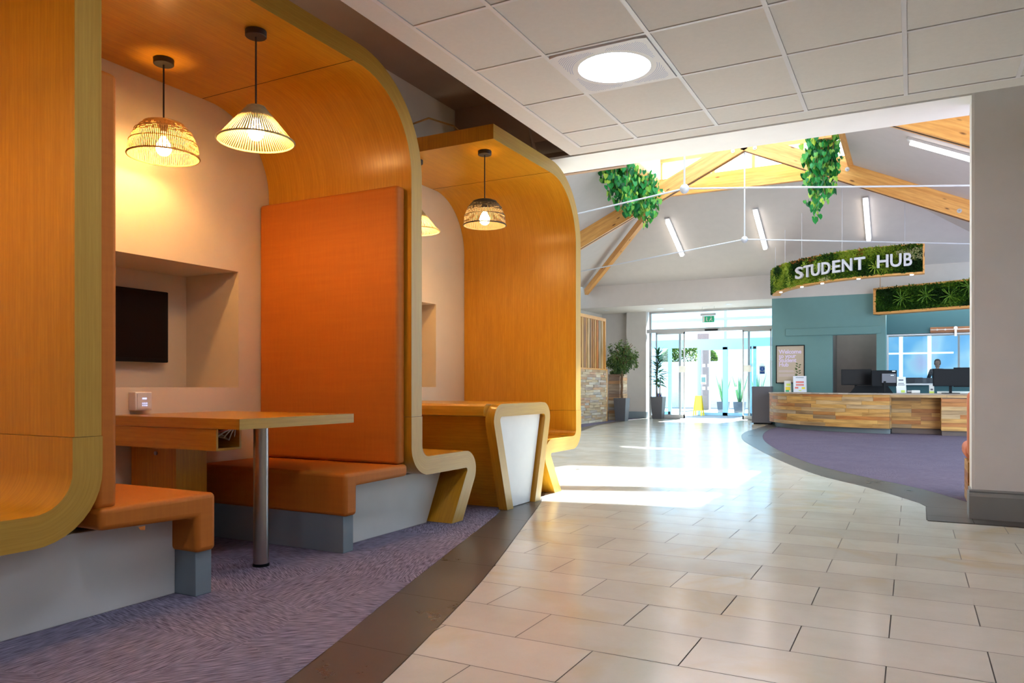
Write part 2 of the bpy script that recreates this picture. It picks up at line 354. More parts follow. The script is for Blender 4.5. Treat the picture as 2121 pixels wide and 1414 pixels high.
def px(x,y,z):
    F=Vector((-math.sin(YAW),math.cos(YAW),0)); Rr=Vector((math.cos(YAW),math.sin(YAW),0)); v=Vector((x,y,z-EYE)); d=v.dot(F)
    if d<.2: return None
    return 1060.5+FPX*v.dot(Rr)/d, 800-FPX*v.z/d, d
def fillet(P,rad,n=10):
    out=[P[0]]
    for k in range(1,len(P)-1):
        a,b,c=Vector(P[k-1]),Vector(P[k]),Vector(P[k+1]); u=(a-b).normalized(); v=(c-b).normalized(); r=rad[k-1]
        th=u.angle(v); t=r/math.tan(th/2); s0=b+u*t; s1=b+v*t; cc=b+(u+v).normalized()*(r/math.sin(th/2))
        a0=math.atan2(*(s0-cc).yx); a1=math.atan2(*(s1-cc).yx); da=(a1-a0+PI)%(2*PI)-PI
        for i in range(n+1): q=a0+da*i/n; out.append((cc.x+r*math.cos(q),cc.y+r*math.sin(q)))
    out.append(P[-1]); return out
def offset(P,h):
    A=[];Bq=[]
    for k,p in enumerate(P):
        a=Vector(P[max(k-1,0)]); b=Vector(P[min(k+1,len(P)-1)]); d=(b-a).normalized(); n=Vector((-d.y,d.x)); p=Vector(p)
        A.append(tuple(p+n*h)); Bq.append(tuple(p-n*h))
    return A,Bq
def interp(T,y):
    if y<=T[0][0]: return T[0][1]
    for (a,b),(c,d) in zip(T,T[1:]):
        if y<=c: return b+(d-b)*(y-a)/(c-a)
    return T[-1][1]
def smoothT(T,n=6):
    out=[]
    for i in range(len(T)-1):
        p0=T[max(i-1,0)];p1=T[i];p2=T[i+1];p3=T[min(i+2,len(T)-1)]
        for k in range(n):
            t=k/n; y=p1[0]+(p2[0]-p1[0])*t
            m1=(p2[1]-p0[1])/(p2[0]-p0[0]); m2=(p3[1]-p1[1])/(p3[0]-p1[0]); h=p2[0]-p1[0]
            out.append((y,(2*t**3-3*t*t+1)*p1[1]+(t**3-2*t*t+t)*h*m1+(-2*t**3+3*t*t)*p2[1]+(t**3-t*t)*h*m2))
    out.append(T[-1]); return out
# ================================================================ FLOOR
LO=smoothT([(-5,-1.0),(0,-1.12),(1,-1.25),(1.865,-1.441),(2.333,-1.569),(3.086,-1.79),(4.30,-2.209),(5.356,-2.581),(5.806,-2.761),(6.5,-3.1),(8,-3.85),(10,-4.65),(12.5,-5.5),(14.42,-5.99),(16.72,-6.50),(19.33,-6.70),(21.2,-6.75)])
LI=smoothT([(-5,-1.3),(0,-1.4),(1,-1.54),(1.726,-1.703),(2.549,-1.957),(3.804,-2.338),(4.707,-2.611),(5.3,-2.85),(6,-3.15),(8,-4.2),(10,-5.0),(12.5,-5.95),(15.6,-6.49),(18.3,-6.80),(21.2,-6.90)])
RO=[(-5,5.4),(5.829,5.4),(5.83,.085),(6.5,.09)]+smoothT([(6.51,.10),(6.74,.033),(7.5,-.345),(8.28,-.827),(9.67,-1.40),(11.78,-2.12),(13.5,-2.62),(15.43,-2.94),(17.4,-2.98),(19.0,-3.05),(21.2,-3.05)])
RI=smoothT([(6.1,.75),(6.93,.385),(7.7,.038),(8.47,-.479),(9.525,-1.056),(11.92,-1.867),(14.1,-2.376),(16.5,-2.66),(19.2,-2.66)])
fb=MB(); fb.box(-8.3,5.5,-5,21.1,-.15,-.004)
floor=struct('floor',fb,M['grout'],'pale limestone tiled hall floor with dark stone borders and purple carpet','floor')
def strip(xa,xb,y0,y1,n,z=0,t=.0038,g=0):
    ys=[y0+(y1-y0)*k/n for k in range(n+1)]; rows=[]
    for y in ys:
        a,b=xa(y),xb(y)
        if b-a<.001: rows.append(None)
        else: rows.append((y,a,b))
    m=MB(); ok=False
    for r0,r1 in zip(rows,rows[1:]):
        if r0 is None and r1 is None: continue
        if r0 is None: r0=(r0 or (r1[0]-(y1-y0)/n,)+(r1[1],r1[1]))
        if r1 is None: r1=(r0[0]+(y1-y0)/n,r0[2],r0[2]) if False else (r0[0]+(y1-y0)/n,r0[1],r0[1])
        m.face([(r0[1],r0[0],z),(r0[2],r0[0],z),(r1[2],r1[0],z),(r1[1],r1[0],z)]); ok=True
    return m if ok else None
rest=MB(); tiles=[]
PIT=.3125; k=-24
while True:
    y0=2.434+PIT*k; k+=1
    if y0<-4.9: continue
    if y0>20.9: break
    off=-.6735 if (k-1)%2==0 else -.371
    y1=y0+PIT-.0042
    for j in range(-12,12):
        x0=off+.6*j; x1=x0+.5958
        L=lambda y:max(x0,interp(LO,y)+.003); Rr=lambda y:min(x1,interp(RO,min(y,5.828) if y0<5.6 else max(y,5.831))-.003)
        if max(Rr(y0)-L(y0),Rr(y1)-L(y1),Rr((y0+y1)/2)-L((y0+y1)/2))<.004: continue
        full=L(y0)==x0 and L(y1)==x0 and Rr(y0)==x1 and Rr(y1)==x1
        m=strip(L,Rr,y0,y1,1 if full else 8)
        if not m: continue
        c=px((max(x0,L(y0))+min(x1,Rr(y0)))/2,(y0+y1)/2,0)
        d=c[2] if c and -250<c[0]<2370 and c[1]<1600 else 999
        if c and 1950<c[0] and c[1]<1085 : d=999
        tiles.append((d,m))
tiles.sort(key=lambda t:t[0])
def joinmb(a,b):
    n=len(a.v); a.v+=b.v; a.f+=[tuple(i+n for i in f) for f in b.f]; a.uv+=b.uv; a.tone+=b.tone
for i,(d,m) in enumerate(tiles):
    if i<298 and d<900:
        c=sum((Vector(v) for v in m.v),Vector())/len(m.v)
        obj('floor_tile',m,M['lime_stone'],floor)
    else: joinmb(rest,m)
o=obj('floor_tile_field',rest,M['lime_stone'],floor); o['kind']='stuff'
# dark border stones (left curve, right curve) and carpets
def border(TI,TO,y0,y1,L=.47,side=1):
    y=y0
    while y<y1:
        e=min(y+L,y1); a=(lambda q:interp(TI,q)) if side==1 else (lambda q:interp(TI,q)+.002); b=(lambda q:interp(TO,q)-.002)
        m=strip(a,b,y,e-.004,4)
        if m: obj('border_stone',m,M['dark_stone'],floor)
        L2=L*(1 if y<7 else 1.6); y=e if L2==L else min(e+L2-L,y1) if False else e
border(LI,LO,-1.0,6.0,.62); border(LI,LO,6.0,20.9,1.5)
border(RO[4:],RI,6.95,19.2,.9,2)
for (x0,x1,y0,y1) in ((.09,.36,5.835,6.1),(.09,.36,6.105,6.52),(.365,1.0,5.835,6.12),(1.005,1.8,5.835,6.12),(1.805,2.8,5.835,6.12),(2.805,5.4,5.835,6.12)):
    m=MB(); m.face([(x0,y0,0),(x1,y0,0),(x1,y1,0),(x0,y1,0)]); obj('border_stone',m,M['dark_stone'],floor)
m=strip(lambda y:interp(RO,y)+.003,lambda y:min(.7,interp(RI,max(y,6.1))),6.525,6.95,5); obj('border_stone',m,M['dark_stone'],floor)
m=strip(lambda y:-8.2,lambda y:interp(LI,y)-.002,-5,21.05,70); obj('carpet',m,M['carpet'],floor)
m=strip(lambda y:interp(RI,max(y,6.1))+.002,lambda y:5.4,6.13,21.05,50); obj('carpet',m,M['carpet2'],floor)
# ================================================================ WALL LEFT with niches
XW=-3.89
def wall_yz(x,holes,y0,y1,z0,z1,mb):
    ys=sorted({y0,y1,*[h[0] for h in holes],*[h[1] for h in holes]}); zs=sorted({z0,z1,*[h[2] for h in holes],*[h[3] for h in holes]})
    for a,b in zip(ys,ys[1:]):
        for c,d in zip(zs,zs[1:]):
            if any(h[0]<=a and b<=h[1] and h[2]<=c and d<=h[3] for h in holes): continue
            mb.face([(x,a,c),(x,b,c),(x,b,d),(x,a,d)])
m=MB(); holes=[(1.97,3.53,.904,1.658),(4.42,5.846,.904,1.668)]
wall_yz(XW,holes,-5,7.6,0,3.62,m)
for (a,b,c,d) in holes:
    xb=XW-.5
    m.face([(xb,a,c),(xb,b,c),(xb,b,d),(xb,a,d)]); m.face([(XW,a,c),(XW,b,c),(xb,b,c),(xb,a,c)]); m.face([(XW,a,d),(xb,a,d),(xb,b,d),(XW,b,d)])
    m.face([(XW,a,c),(xb,a,c),(xb,a,d),(XW,a,d)]); m.face([(XW,b,c),(XW,b,d),(xb,b,d),(xb,b,c)])
m.face([(XW-.6,-5,0),(XW-.6,-5,3.62),(XW-.6,7.6,3.62),(XW-.6,7.6,0)]); m.face([(XW-.6,7.6,0),(XW-.6,7.6,3.62),(XW,7.6,3.62),(XW,7.6,0)])
struct('wall_left',m,M['wall'],'cream wall with recessed niches behind the booths','wall')
# ================================================================ CEILING
CZ=2.69
m=MB(); m.box(-2.33,5.5,-5,5.36,CZ+.02,3.62)
ceil=struct('ceiling',m,M['tilec'],'suspended grid ceiling of pale square tiles','ceiling')
gx=[-2.18+.0]+[-1.752+.572*i for i in range(13)]; gy=[3.084+.6*i for i in range(-14,4)]+[5.211]
gx=[-2.19]+[g for g in gx if g>-2.1]
m=MB(); m.box(-2.33,-2.19,-5,5.36,CZ-.002,CZ+.02); m.box(-2.19,5.5,5.211,5.36,CZ-.002,CZ+.02); obj('plaster_margin',m,M['tilec'],ceil)
for xa,xb in zip(gx,gx[1:]):
    for ya,yb in zip(gy,gy[1:]):
        led=(abs(ya-3.684)<.01 and abs(xa+1.752)<.01) or (abs(ya-1.284)<.01 and (abs(xa+1.752)<.01 or abs(xa-.536)<.01 or abs(xa-2.824)<.01)) or (abs(ya+1.116)<.01 and (abs(xa+1.752)<.01 or abs(xa-.536)<.01 or abs(xa-2.824)<.01)) or (abs(ya-3.684)<.01 and abs(xa-3.396)<.01)
        if led: continue
        obj('ceiling_tile',B(xa+.012,xb-.012,ya+.012,yb-.012,CZ+.001,CZ+.018),M['tilec'],ceil)
for x in gx: obj('grid_bar',B(x-.0115,x+.0115,-5,5.211,CZ-.004,CZ+.003),M['bar'],ceil)
for y in gy: obj('grid_bar',B(-2.19,5.5,y-.009,y+.009,CZ-.003,CZ+.004),M['bar'],ceil)
def led(xa,ya,label,g=None):
    cx,cy=xa+.286,ya+.3
    t=thing('ceiling_light',label,'ceiling light',(cx,cy,CZ),g)
    m=MB(); n=48; ro=[]
    a,b=.272,.286
    for k in range(n):
        q=2*PI*k/n; c,s_=math.cos(q),math.sin(q); f=1/max(abs(c)/a,abs(s_)/b); ro.append((cx+c*f,cy+s_*f))
    for k in range(n):
        k2=(k+1)%n; i0=(cx+.2*math.cos(2*PI*k/n),cy+.2*math.sin(2*PI*k/n)); i1=(cx+.2*math.cos(2*PI*k2/n),cy+.2*math.sin(2*PI*k2/n))
        m.face([(*ro[k],CZ-.012),(*ro[k2],CZ-.012),(*i1,CZ-.012),(*i0,CZ-.012)]); m.face([(*i0,CZ-.012),(*i1,CZ-.012),(*i1,CZ+.004),(*i0,CZ+.004)])
        m.face([(*ro[k],CZ-.012),(*ro[k],CZ+.01),(*ro[k2],CZ+.01),(*ro[k2],CZ-.012)])
    obj('frame',m,M['bar'],t)
    m=MB(); m.lathe((cx,cy,CZ),[(.0001,-.006),(.1,-.006),(.199,-.004)],40); obj('diffuser',m,M['led'],t)
    m=MB()
    for sx in (-1,1):
        for sy in (-1,1):
            for r in range(9):
                rad=.235+r*.0115
                for j in range(-14,15):
                    q=PI/4+j*.045*(.235/rad); X=rad*math.cos(q);Y=rad*math.sin(q)
                    if X<.245 and Y<.255 and X>.03 and Y>.03:
                        x,y=cx+sx*X,cy+sy*Y; e=.0022; z=CZ-.0125; m.face([(x-e,y-e,z),(x-e,y+e,z),(x+e,y+e,z),(x+e,y-e,z)])
    o=obj('perforations',m,M['blue'],t); o['kind']='stuff'
led(-1.752,3.684,'round white LED panel glowing in a perforated square ceiling tile')
for xa,ya in ((-1.752,1.284),(.536,1.284),(2.824,1.284),(-1.752,-1.116),(.536,-1.116),(2.824,-1.116),(3.396,3.684)):  # unseen panels added as fill light for the near room
    led(xa,ya,'round LED ceiling panel '+{1.284:'just ahead of the camera',-1.116:'behind the camera',3.684:'far right'}[ya]+{-1.752:' by the booths',.536:' overhead',2.824:' towards the side wall',3.396:', beyond the wall end'}[xa],'LED ceiling panels outside the picture')
# void above booths
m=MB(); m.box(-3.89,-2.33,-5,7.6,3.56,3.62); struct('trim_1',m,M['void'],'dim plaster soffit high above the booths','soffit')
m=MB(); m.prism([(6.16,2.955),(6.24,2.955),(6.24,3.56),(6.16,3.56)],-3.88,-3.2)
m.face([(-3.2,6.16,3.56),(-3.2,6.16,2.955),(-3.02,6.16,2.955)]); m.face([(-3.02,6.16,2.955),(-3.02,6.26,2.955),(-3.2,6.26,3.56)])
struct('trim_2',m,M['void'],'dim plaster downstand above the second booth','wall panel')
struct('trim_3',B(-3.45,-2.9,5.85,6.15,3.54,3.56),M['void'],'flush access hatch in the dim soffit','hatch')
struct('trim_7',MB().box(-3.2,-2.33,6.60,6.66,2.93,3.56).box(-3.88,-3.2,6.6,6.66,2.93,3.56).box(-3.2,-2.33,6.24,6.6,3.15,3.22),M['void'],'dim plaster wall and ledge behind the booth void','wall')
# beam / wall over opening
m=MB(); m.box(-3.3,.372,6.13,6.58,2.93,2.95); m.box(-2.33,.372,6.13,6.58,2.95,3.56); m.box(-2.33,5.5,5.36,6.33,3.56,3.62)
struct('wall_back',m,M['col'],'white downstand beam over the opening to the hall','beam')
m=MB(); m.box(.377,5.5,6.11,6.33,0,3.56); m.box(.362,.378,6.125,6.33,0,3.0)
struct('wall_right',m,M['col'],'grey beige end of wall beside the opening','wall')
m=MB(); m.prism([(6.11,0),(6.11,.2),(6.095,.197),(6.09,.188),(6.094,.18),(6.088,.17),(6.08,.155),(6.078,0)],.345,5.5); m.box(.345,.377,6.09,6.33,0,.17); m.box(.352,.377,6.1,6.33,.17,.197)
struct('baseboard_right',m,M['skirt'],'tall moulded grey skirting on the wall end','skirting')
# room enclosure out of view: right wall and rear glazed wall
m=MB(); m.box(5.4,5.5,-5,6.2,0,3.6); struct('wall_side',m,M['wall'],'plain cream side wall out of view','wall')
m=MB()
m.box(-3.89,5.5,-5.1,-5,0,3.6)
struct('wall_rear',m,M['wall'],'plain rear wall out of view','wall')
# ================================================================ BOOTH ARCHES
def arch(name,yi,yo,zr,thr,y_start,label,r=.5,x1=-2.70,zs=.7245):
    t=thing(name,label,'booth arch',(x1,(yi+yo)/2,.725))
    h=(yo-yi)/2; yc=(yi+yo)/2; zt=zr+thr/2
    P=fillet([(yc,zs),(yc,zt),(y_start,zt)],[r+h],16); A,Bq=offset(P,h)
    # thin the roof slightly
    sh=obj('shell',MB().band(A,Bq,XW+.004,x1-.003),M['lam'],t,smooth=30)
    obj('edge_trim',MB().band(A,Bq,x1-.003,x1),M['edge'],sh,smooth=30)
    return t,P
aA,_=arch('booth_arch',1.692,1.795,2.86,.103,-.2,'honey oak laminate arch of the nearest booth, cropped at the left edge',.45)
aB,_=arch('booth_arch',3.79,3.90,2.69,.11,1.80,'honey oak laminate arch over the orange padded booth')
aC,_=arch('booth_arch',6.34,6.45,2.715,.11,4.81,'honey oak laminate arch over the booth with the tapered bar table',.52,zs=.6915)
# seam lines
for t,y,z0 in ((aB,3.24,2.69),(aB,2.0,2.69),(aC,5.78,2.715)):
    obj('panel_joint',B(XW+.01,-2.70,y-.0015,y+.0015,z0-.0015,z0+.0005),M['cord'],t)
def sbench(P,rad,label,plus=True,x1=-2.70):
    P=fillet(P,rad,10); A,Bq=offset(P,.0575)
    # clip foot to floor
    def fix(Q):
        a,b=Vector(Q[-2]),Vector(Q[-1]); d=b-a; s_=(0.001-a.y)/d.y; return Q[:-1]+[tuple(a+d*s_)]
    A,Bq=fix(A),fix(Bq)
    t=thing('wooden_bench',label,'bench',(x1,P[0][0],0))
    obj('shell',MB().band(A,Bq,XW+.004,x1-.003),M['lam'],t,smooth=30)
    obj('edge_trim',MB().band(A,Bq,x1-.003,x1),M['edge'],t,smooth=30); return t
sbench([(3.848,.723),(3.848,.412),(4.56,.412),(4.285,-.05)],[.13,.075],'curved oak bench behind the orange booth, seat end with slanted leg',)
sbench([(6.402,.69),(6.402,.405),(5.68,.405),(5.985,-.05)],[.12,.075],'curved oak bench under the far arch, left of the tiled walkway')
sbench([(1.742,.723),(1.742,.40),(1.02,.40),(1.32,-.05)],[.20,.075],'curved oak bench seat sweeping out of the left edge of the picture')
# white plinths
m=MB(); m.prism([(-1,0),(2.25,0),(2.25,.335),(1.85,.34),(1.5,.34),(-1,.34)],-3.88,-2.87)
o=struct('trim_4',m,M['plinth'],'scuffed white plinth under the nearest seats','plinth',bevel=.003)
m=MB(); m.prism([(3.30,0),(4.20,0),(4.385,.345),(3.30,.345)],-3.88,-2.87)
struct('trim_5',m,M['plinth'],'white plinth between the orange booth and the wooden bench','plinth',bevel=.003)
# upholstered benches
def ubench(label,seat,y0,y1,zb,cy0,cy1,by0,by1):
    t=thing('upholstered_bench',label,'bench',(-2.74,(y0+y1)/2,0))
    obj('base_block',B(-3.87,-2.74,by0,by1,0,.215),M['grey'],t,bevel=.003)
    obj('seat_cushion',MB().prism(seat,-3.88,-2.715),M['fab'],t,bevel=.022,seg=4)
    obj('back_cushion',B(-3.88,-2.74,cy0,cy1,.437,2.125),M['fab'],t,bevel=.022,seg=4)
    # piping seam
    return t
t=ubench('orange padded bench with tall back, right side of the booth table',[(3.775,.365),(3.775,.437),(3.2,.437),(3.2,.2),(3.3,.2),(3.3,.36)],3.2,3.78,.2,3.70,3.783,3.21,3.295)
t2=ubench('orange padded bench seen edge-on, left side of the booth table',[(1.80,.36),(2.236,.345),(2.236,.192),(2.34,.192),(2.34,.445),(1.80,.445)],1.8,2.34,.2,1.803,1.89,2.25,2.335)
m=MB(); m.face([(-2.716,1.96,.352),(-2.716,1.99,.352),(-2.71,1.985,.336),(-2.712,1.965,.340)]); obj('fabric_tab',m,M['fab'],t2)
# ================================================================ BOOTH TABLE
t=thing('booth_table','rectangular oak laminate table on a steel post in the orange booth','table',(-3.3,2.9,0))
obj('tabletop',B(-3.87,-2.853,2.592,3.43,.702,.753),M['lam'],t)
obj('edge_trim',B(-2.853,-2.849,2.592,3.43,.702,.753),M['edge'],t)
obj('leg',MB().lathe((-2.925,2.80,0),[(.0375,.012),(.0375,.702)],32),M['steel'],t,smooth=40)
obj('foot_collar',MB().lathe((-2.925,2.80,0),[(.0001,0),(.041,0),(.041,.014),(.036,.014)],32),M['black'],t,smooth=40)
m=MB(); m.box(-3.87,-3.02,2.60,2.612,.592,.70); m.box(-3.87,-3.02,2.745,2.757,.592,.70); m.box(-3.87,-3.02,2.612,2.745,.592,.604)
obj('cable_tray',m,M['lam'],t)
obj('tray_end',MB().box(-3.02,-3.018,2.60,2.612,.592,.70).box(-3.02,-3.018,2.745,2.757,.592,.70).box(-3.02,-3.018,2.612,2.745,.592,.604),M['edge'],t)
for k in range(5):
    y=2.63+k*.02; z=.66+random.uniform(-.01,.02)
    obj('cable',MB().tube([(-3.5,y,.66),(-3.2,y+.01,.65+.01*k),(-3.07,y+.015*k-.01,.675-.012*k),(-3.03,y+.05-.008*k,.695),(-3.06,y+.06,.70)],.0045,6),M['paper'] if k else M['red'],t)
obj('support_cabinet',B(-3.87,-3.5,2.75,2.95,.0,.59,ax=2),M['lam'],t)
obj('keyhole',MB().tube([(-3.66,2.75,.545),(-3.66,2.742,.545)],.011,12),M['steel'],t)
t=thing('charging_socket','small cream charging socket box above the booth table','socket',(-3.86,2.8,.82))
obj('housing',B(-3.889,-3.83,2.745,2.85,.775,.878),M['paper'],t,bevel=.004)
obj('face_plate',B(-3.831,-3.825,2.755,2.842,.785,.868),M['white'],t)
m=MB()
for a in (.80,.812): 
    for b in (2.785,2.797,2.809): m.box(-3.825,-3.823,b,b+.007,a,a+.006)
m.box(-3.825,-3.823,2.785,2.812,.838,.846); obj('ports',m,M['usb'],t)
# TV
t=thing('wall_monitor','black wall-mounted screen in the niche above the booth table','monitor',(-4.33,2.92,1.3))
obj('casing',B(-4.345,-4.305,2.52,3.325,1.065,1.525),M['black'],t,bevel=.006)
obj('screen',B(-4.305,-4.3035,2.545,3.30,1.09,1.505),M['screen'],t)
obj('bracket',B(-4.385,-4.345,2.8,3.05,1.18,1.42),M['black'],t)
obj('cable',MB().tube([(-4.33,2.83,1.066),(-4.33,2.80,1.03),(-4.36,2.72,1.01)],.007,6),M['cord'],t)
# ================================================================ BAR TABLE (tapered)
t=thing('bar_table','tapered oak laminate table with white end panel under the far arch','table',(-3.2,5.17,0))
Q=[(4.97,0),(4.665,.783),(5.665,.783),(5.40,0)]
P=fillet([(4.958,-.05),(4.714,.737),(5.613,.737),(5.387,-.05)],[.075,.075],10); A,Bq=offset(P,.046)
def fixz(Q,i,j):
    a,b=Vector(Q[j]),Vector(Q[i]); d=b-a; s_=(.001-a.y)/d.y; Q[i]=tuple(a+d*s_)
for Z_ in (A,Bq): fixz(Z_,0,1); fixz(Z_,-1,-2)
obj('end_frame',MB().band(A,Bq,-2.70,-2.633),M['lam'],t,smooth=30)
obj('edge_trim',MB().band(A,Bq,-2.633,-2.63),M['edge'],t,smooth=30)
Pt=fillet([(4.69,.62),(4.714,.737),(5.613,.737),(5.59,.62)],[.045,.045],8)
T1=[(4.715,.692),(4.668,.70),(4.668,.742),(4.680,.768),(4.705,.783),(5.622,.783),(5.648,.768),(5.66,.742),(5.66,.70),(5.61,.692)]
obj('tabletop',MB().prism(T1,XW+.005,-2.70),M['lam'],t,smooth=30)
obj('side_panel',MB().prism([(4.985,.001),(4.80,.692),(4.82,.692),(5.005,.001)],XW+.005,-2.70),M['lam'],t)
obj('side_panel',MB().prism([(5.34,.001),(5.51,.692),(5.53,.692),(5.36,.001)],XW+.005,-2.70),M['lam'],t)
obj('end_panel',MB().prism([(5.008,.004),(4.805,.692),(5.525,.692),(5.338,.004)],-2.69,-2.668),M['white'],t)
# ================================================================ PENDANTS
def pendant(kind,x,y,zc,ztop,zrim,rr,rt,mat,label):
    t=thing('pendant_lamp',label,'pendant lamp',(x,y,zrim),'pendant lamps in the booths')
    obj('canopy',MB().lathe((x,y,zc),[(.0001,-.03),(.049,-.03),(.052,-.027),(.052,0)],28),M['cord'],t,smooth=35)
    obj('cord',MB().tube([(x,y,zc-.028),(x,y,ztop-.0)],.0045,8),M['cord'],t)
    obj('lamp_holder',MB().lathe((x,y,ztop),[(.0001,0),(.02,-.002),(.02,-.06),(.0001,-.06)],16),M['paper'] if kind=='cone' else M['cord'],t,smooth=35)
    zb=zrim+.045
    m=MB(); m.lathe((x,y,zb),[(.0001,-.042),(.02,-.037),(.034,-.022),(.040,0),(.036,.02),(.022,.045),(.014,.062),(.0001,.062)],20); obj('bulb',m,M['bulb'],t,smooth=60)
    prof=[]
    for k in range(9):
        q=k/8
        if kind=='cone': prof.append((rt+(rr-rt)*(q if q>.12 else q),ztop-(ztop-zrim)*(q if q>.0 else 0)))
        else: a=q*PI/2; prof.append((rt+(rr-rt)*math.sin(a*.98)**.9,ztop-(ztop-zrim)*(1-math.cos(a))**.95))
    if kind=='cone': prof=[(rt*.2,ztop+.002)]+prof
    m=MB(); n=84 if kind=='cone' else 110
    for k in range(n):
        q=2*PI*k/n; w_=.0034 if kind=='cone' else .0026
        for (r0,z0),(r1,z1) in zip(prof,prof[1:]):
            dq0=w_/max(r0,.02); dq1=w_/max(r1,.02)
            P=[(x+r0*math.cos(q-dq0),y+r0*math.sin(q-dq0),z0),(x+r0*math.cos(q+dq0),y+r0*math.sin(q+dq0),z0),(x+r1*math.cos(q+dq1),y+r1*math.sin(q+dq1),z1),(x+r1*math.cos(q-dq1),y+r1*math.sin(q-dq1),z1)]
            m.face(P)
    sh=obj('shade',m,mat,t)
    m=MB()
    def ring(r,z,th): m.tube([(x+r*math.cos(2*PI*k/40),y+r*math.sin(2*PI*k/40),z) for k in range(41)],th,6)
    ring(rr,zrim,.005)
    if kind=='cone': ring(rt,ztop-.003,.004)
    else:
        for i in (2,4,6): ring(prof[i][0]+.001,prof[i][1],.0028)
    obj('shade_rim',m,mat,sh)
    # lower basket liner: finer weave of the upper dome
    if kind=='dome':
        m=MB()
        for i in range(0,5):
            (r0,z0),(r1,z1)=prof[i],prof[i+1]
            for sub in range(4):
                f=sub/4; r_=r0+(r1-r0)*f; z_=z0+(z1-z0)*f
                for k in range(60):
                    if (k*7+i*3+sub*5)%9<3: continue
                    a,b=2*PI*k/60,2*PI*(k+1)/60
                    m.face([(x+r_*math.cos(a),y+r_*math.sin(a),z_),(x+r_*math.cos(b),y+r_*math.sin(b),z_),(x+(r_+.002)*math.cos(b),y+(r_+.002)*math.sin(b),z_-.006),(x+(r_+.002)*math.cos(a),y+(r_+.002)*math.sin(a),z_-.006)])
        obj('weave',m,mat,sh)
pendant('dome',-3.601,2.751,2.688,2.352,2.160,.182,.045,M['rattan'],'brown woven dome pendant lamp near the wall, leftmost in the booth')
pendant('cone',-2.906,2.748,2.688,2.308,2.137,.186,.045,M['jutew'],'cream string cone pendant lamp hanging over the booth table')
pendant('dome',-2.902,5.033,2.713,2.342,2.145,.163,.04,M['juteb'],'dark woven dome pendant lamp over the bar table')
pendant('cone',-3.50,4.98,2.713,2.318,2.15,.186,.045,M['jutew'],'cream cone pendant lamp half hidden behind the booth divider')
pendant('dome',-3.60,.55,2.858,2.352,2.160,.182,.045,M['rattan'],'brown woven dome pendant in the nearest booth, outside the left edge')
pendant('cone',-2.95,.62,2.858,2.308,2.137,.186,.045,M['jutew'],'cream cone pendant in the nearest booth, outside the left edge')
# cables on top of arch C
tag(obj('loose_cable',MB().tube([(-3.75,4.95,2.86),(-3.6,4.9,2.95),(-3.45,4.88,2.97),(-3.3,4.86,2.98),(-3.1,4.9,2.90),(-3.05,5.0,2.83)],.007,6),M['rattan']),'tan cable looping on top of the far arch','cable')
tag(obj('loose_cable',MB().tube([(-3.8,4.9,2.84),(-3.65,4.86,2.91),(-3.55,4.86,2.92),(-3.42,4.9,2.84)],.006,6),M['cord']),'black cable looping on top of the far arch','cable')
# ================================================================ HALL ROOF
YW=19.2; ZE=3.62; ZS=3.04; SL=.466; RZ=5.03
XL,XR=-4.957,-.972; YF=YW-(RZ-ZE)/SL
lp=lambda x:7.34+SL*x
rp=lambda x:4.577-SL*x
Y0=6.33; YK=7.4
m=MB()
def slab(P,mat=None):
    m.face(P); m.face([(x,y,z+.12) for x,y,z in reversed(P)])
    for a,b in zip(P,P[1:]+P[:1]): m.face([a,(a[0],a[1],a[2]+.12),(b[0],b[1],b[2]+.12),b])
xe=(ZE-7.34)/SL; xr=(4.577-ZE)/SL
slab([(xe,Y0,ZE),(xe,YW,ZE),(XL,YF,RZ),(XL,Y0,RZ)][::-1])
slab([(xr,Y0,ZE),(xr,YW,ZE),(XR,YF,RZ),(XR,Y0,RZ)])
slab([(xe,YW,ZE),(xr,YW,ZE),(XR,YF,RZ),(XL,YF,RZ)][::-1])
slab([(XL,Y0,RZ),(XR,Y0,RZ),(XR,YK,RZ),(XL,YK,RZ)])
m.box(xe,xr,Y0-.12,Y0,3.5,5.3)
struct('ceiling_hall',m,M['wallup'],'sloping pale plaster ceiling of the hall','ceiling')
# skylight lantern
t=thing('skylight','timber framed roof lantern full of daylight','skylight',((XL+XR)/2,12,RZ),kind='structure')
def tim(name,a,b,w,h,par,mat=None):
    a,b=Vector(a),Vector(b); d=b-a; u=d.normalized(); s_=u.cross(Vector((0,0,1))).normalized() if abs(u.z)<.99 else Vector((1,0,0)); v=s_.cross(u)
    return obj(name,MB().obox((a+b)/2,u,s_,v,d.length/2,w/2,h/2),mat or M['pine'],par)
tim('ring_beam',(XL,YF-.055,RZ+.19),(XR,YF-.055,RZ+.19),.1,.38,t); tim('ring_beam',(XL,YK,RZ+.19),(XR,YK,RZ+.19),.1,.38,t)
tim('ring_beam',(XL+.05,YK,RZ+.19),(XL+.05,YF,RZ+.19),.1,.38,t); tim('ring_beam',(XR-.05,YK,RZ+.19),(XR-.05,YF,RZ+.19),.1,.38,t)
tim('lantern_rail',(XL,YF+.3,6.0),(XR,YF+.3,6.0),.12,.26,t)
for x in (XL,-3.8,-2.96,-2.0,XR): tim('lantern_post',(x,YF+.3,RZ+.38),(x,YF+.3,6.4),.07,.07,t)
for k in range(8): y=YK+.9+k*1.15; tim('glazing_bar',(XL,y,6.42),(-2.96,y,6.9),.05,.07,t); tim('glazing_bar',(XR,y,6.42),(-2.96,y,6.9),.05,.07,t)
def pane(P,mat): mm=MB(); mm.face(P); return obj('pane',mm,mat,t)
pane([(XL,YK,5.4),(XL,YF+.3,5.4),(XL,YF+.3,6.45),(XL,YK,6.45)],M['opal']); pane([(XR,YK,5.4),(XR,YK,6.45),(XR,YF+.3,6.45),(XR,YF+.3,5.4)],M['opal'])
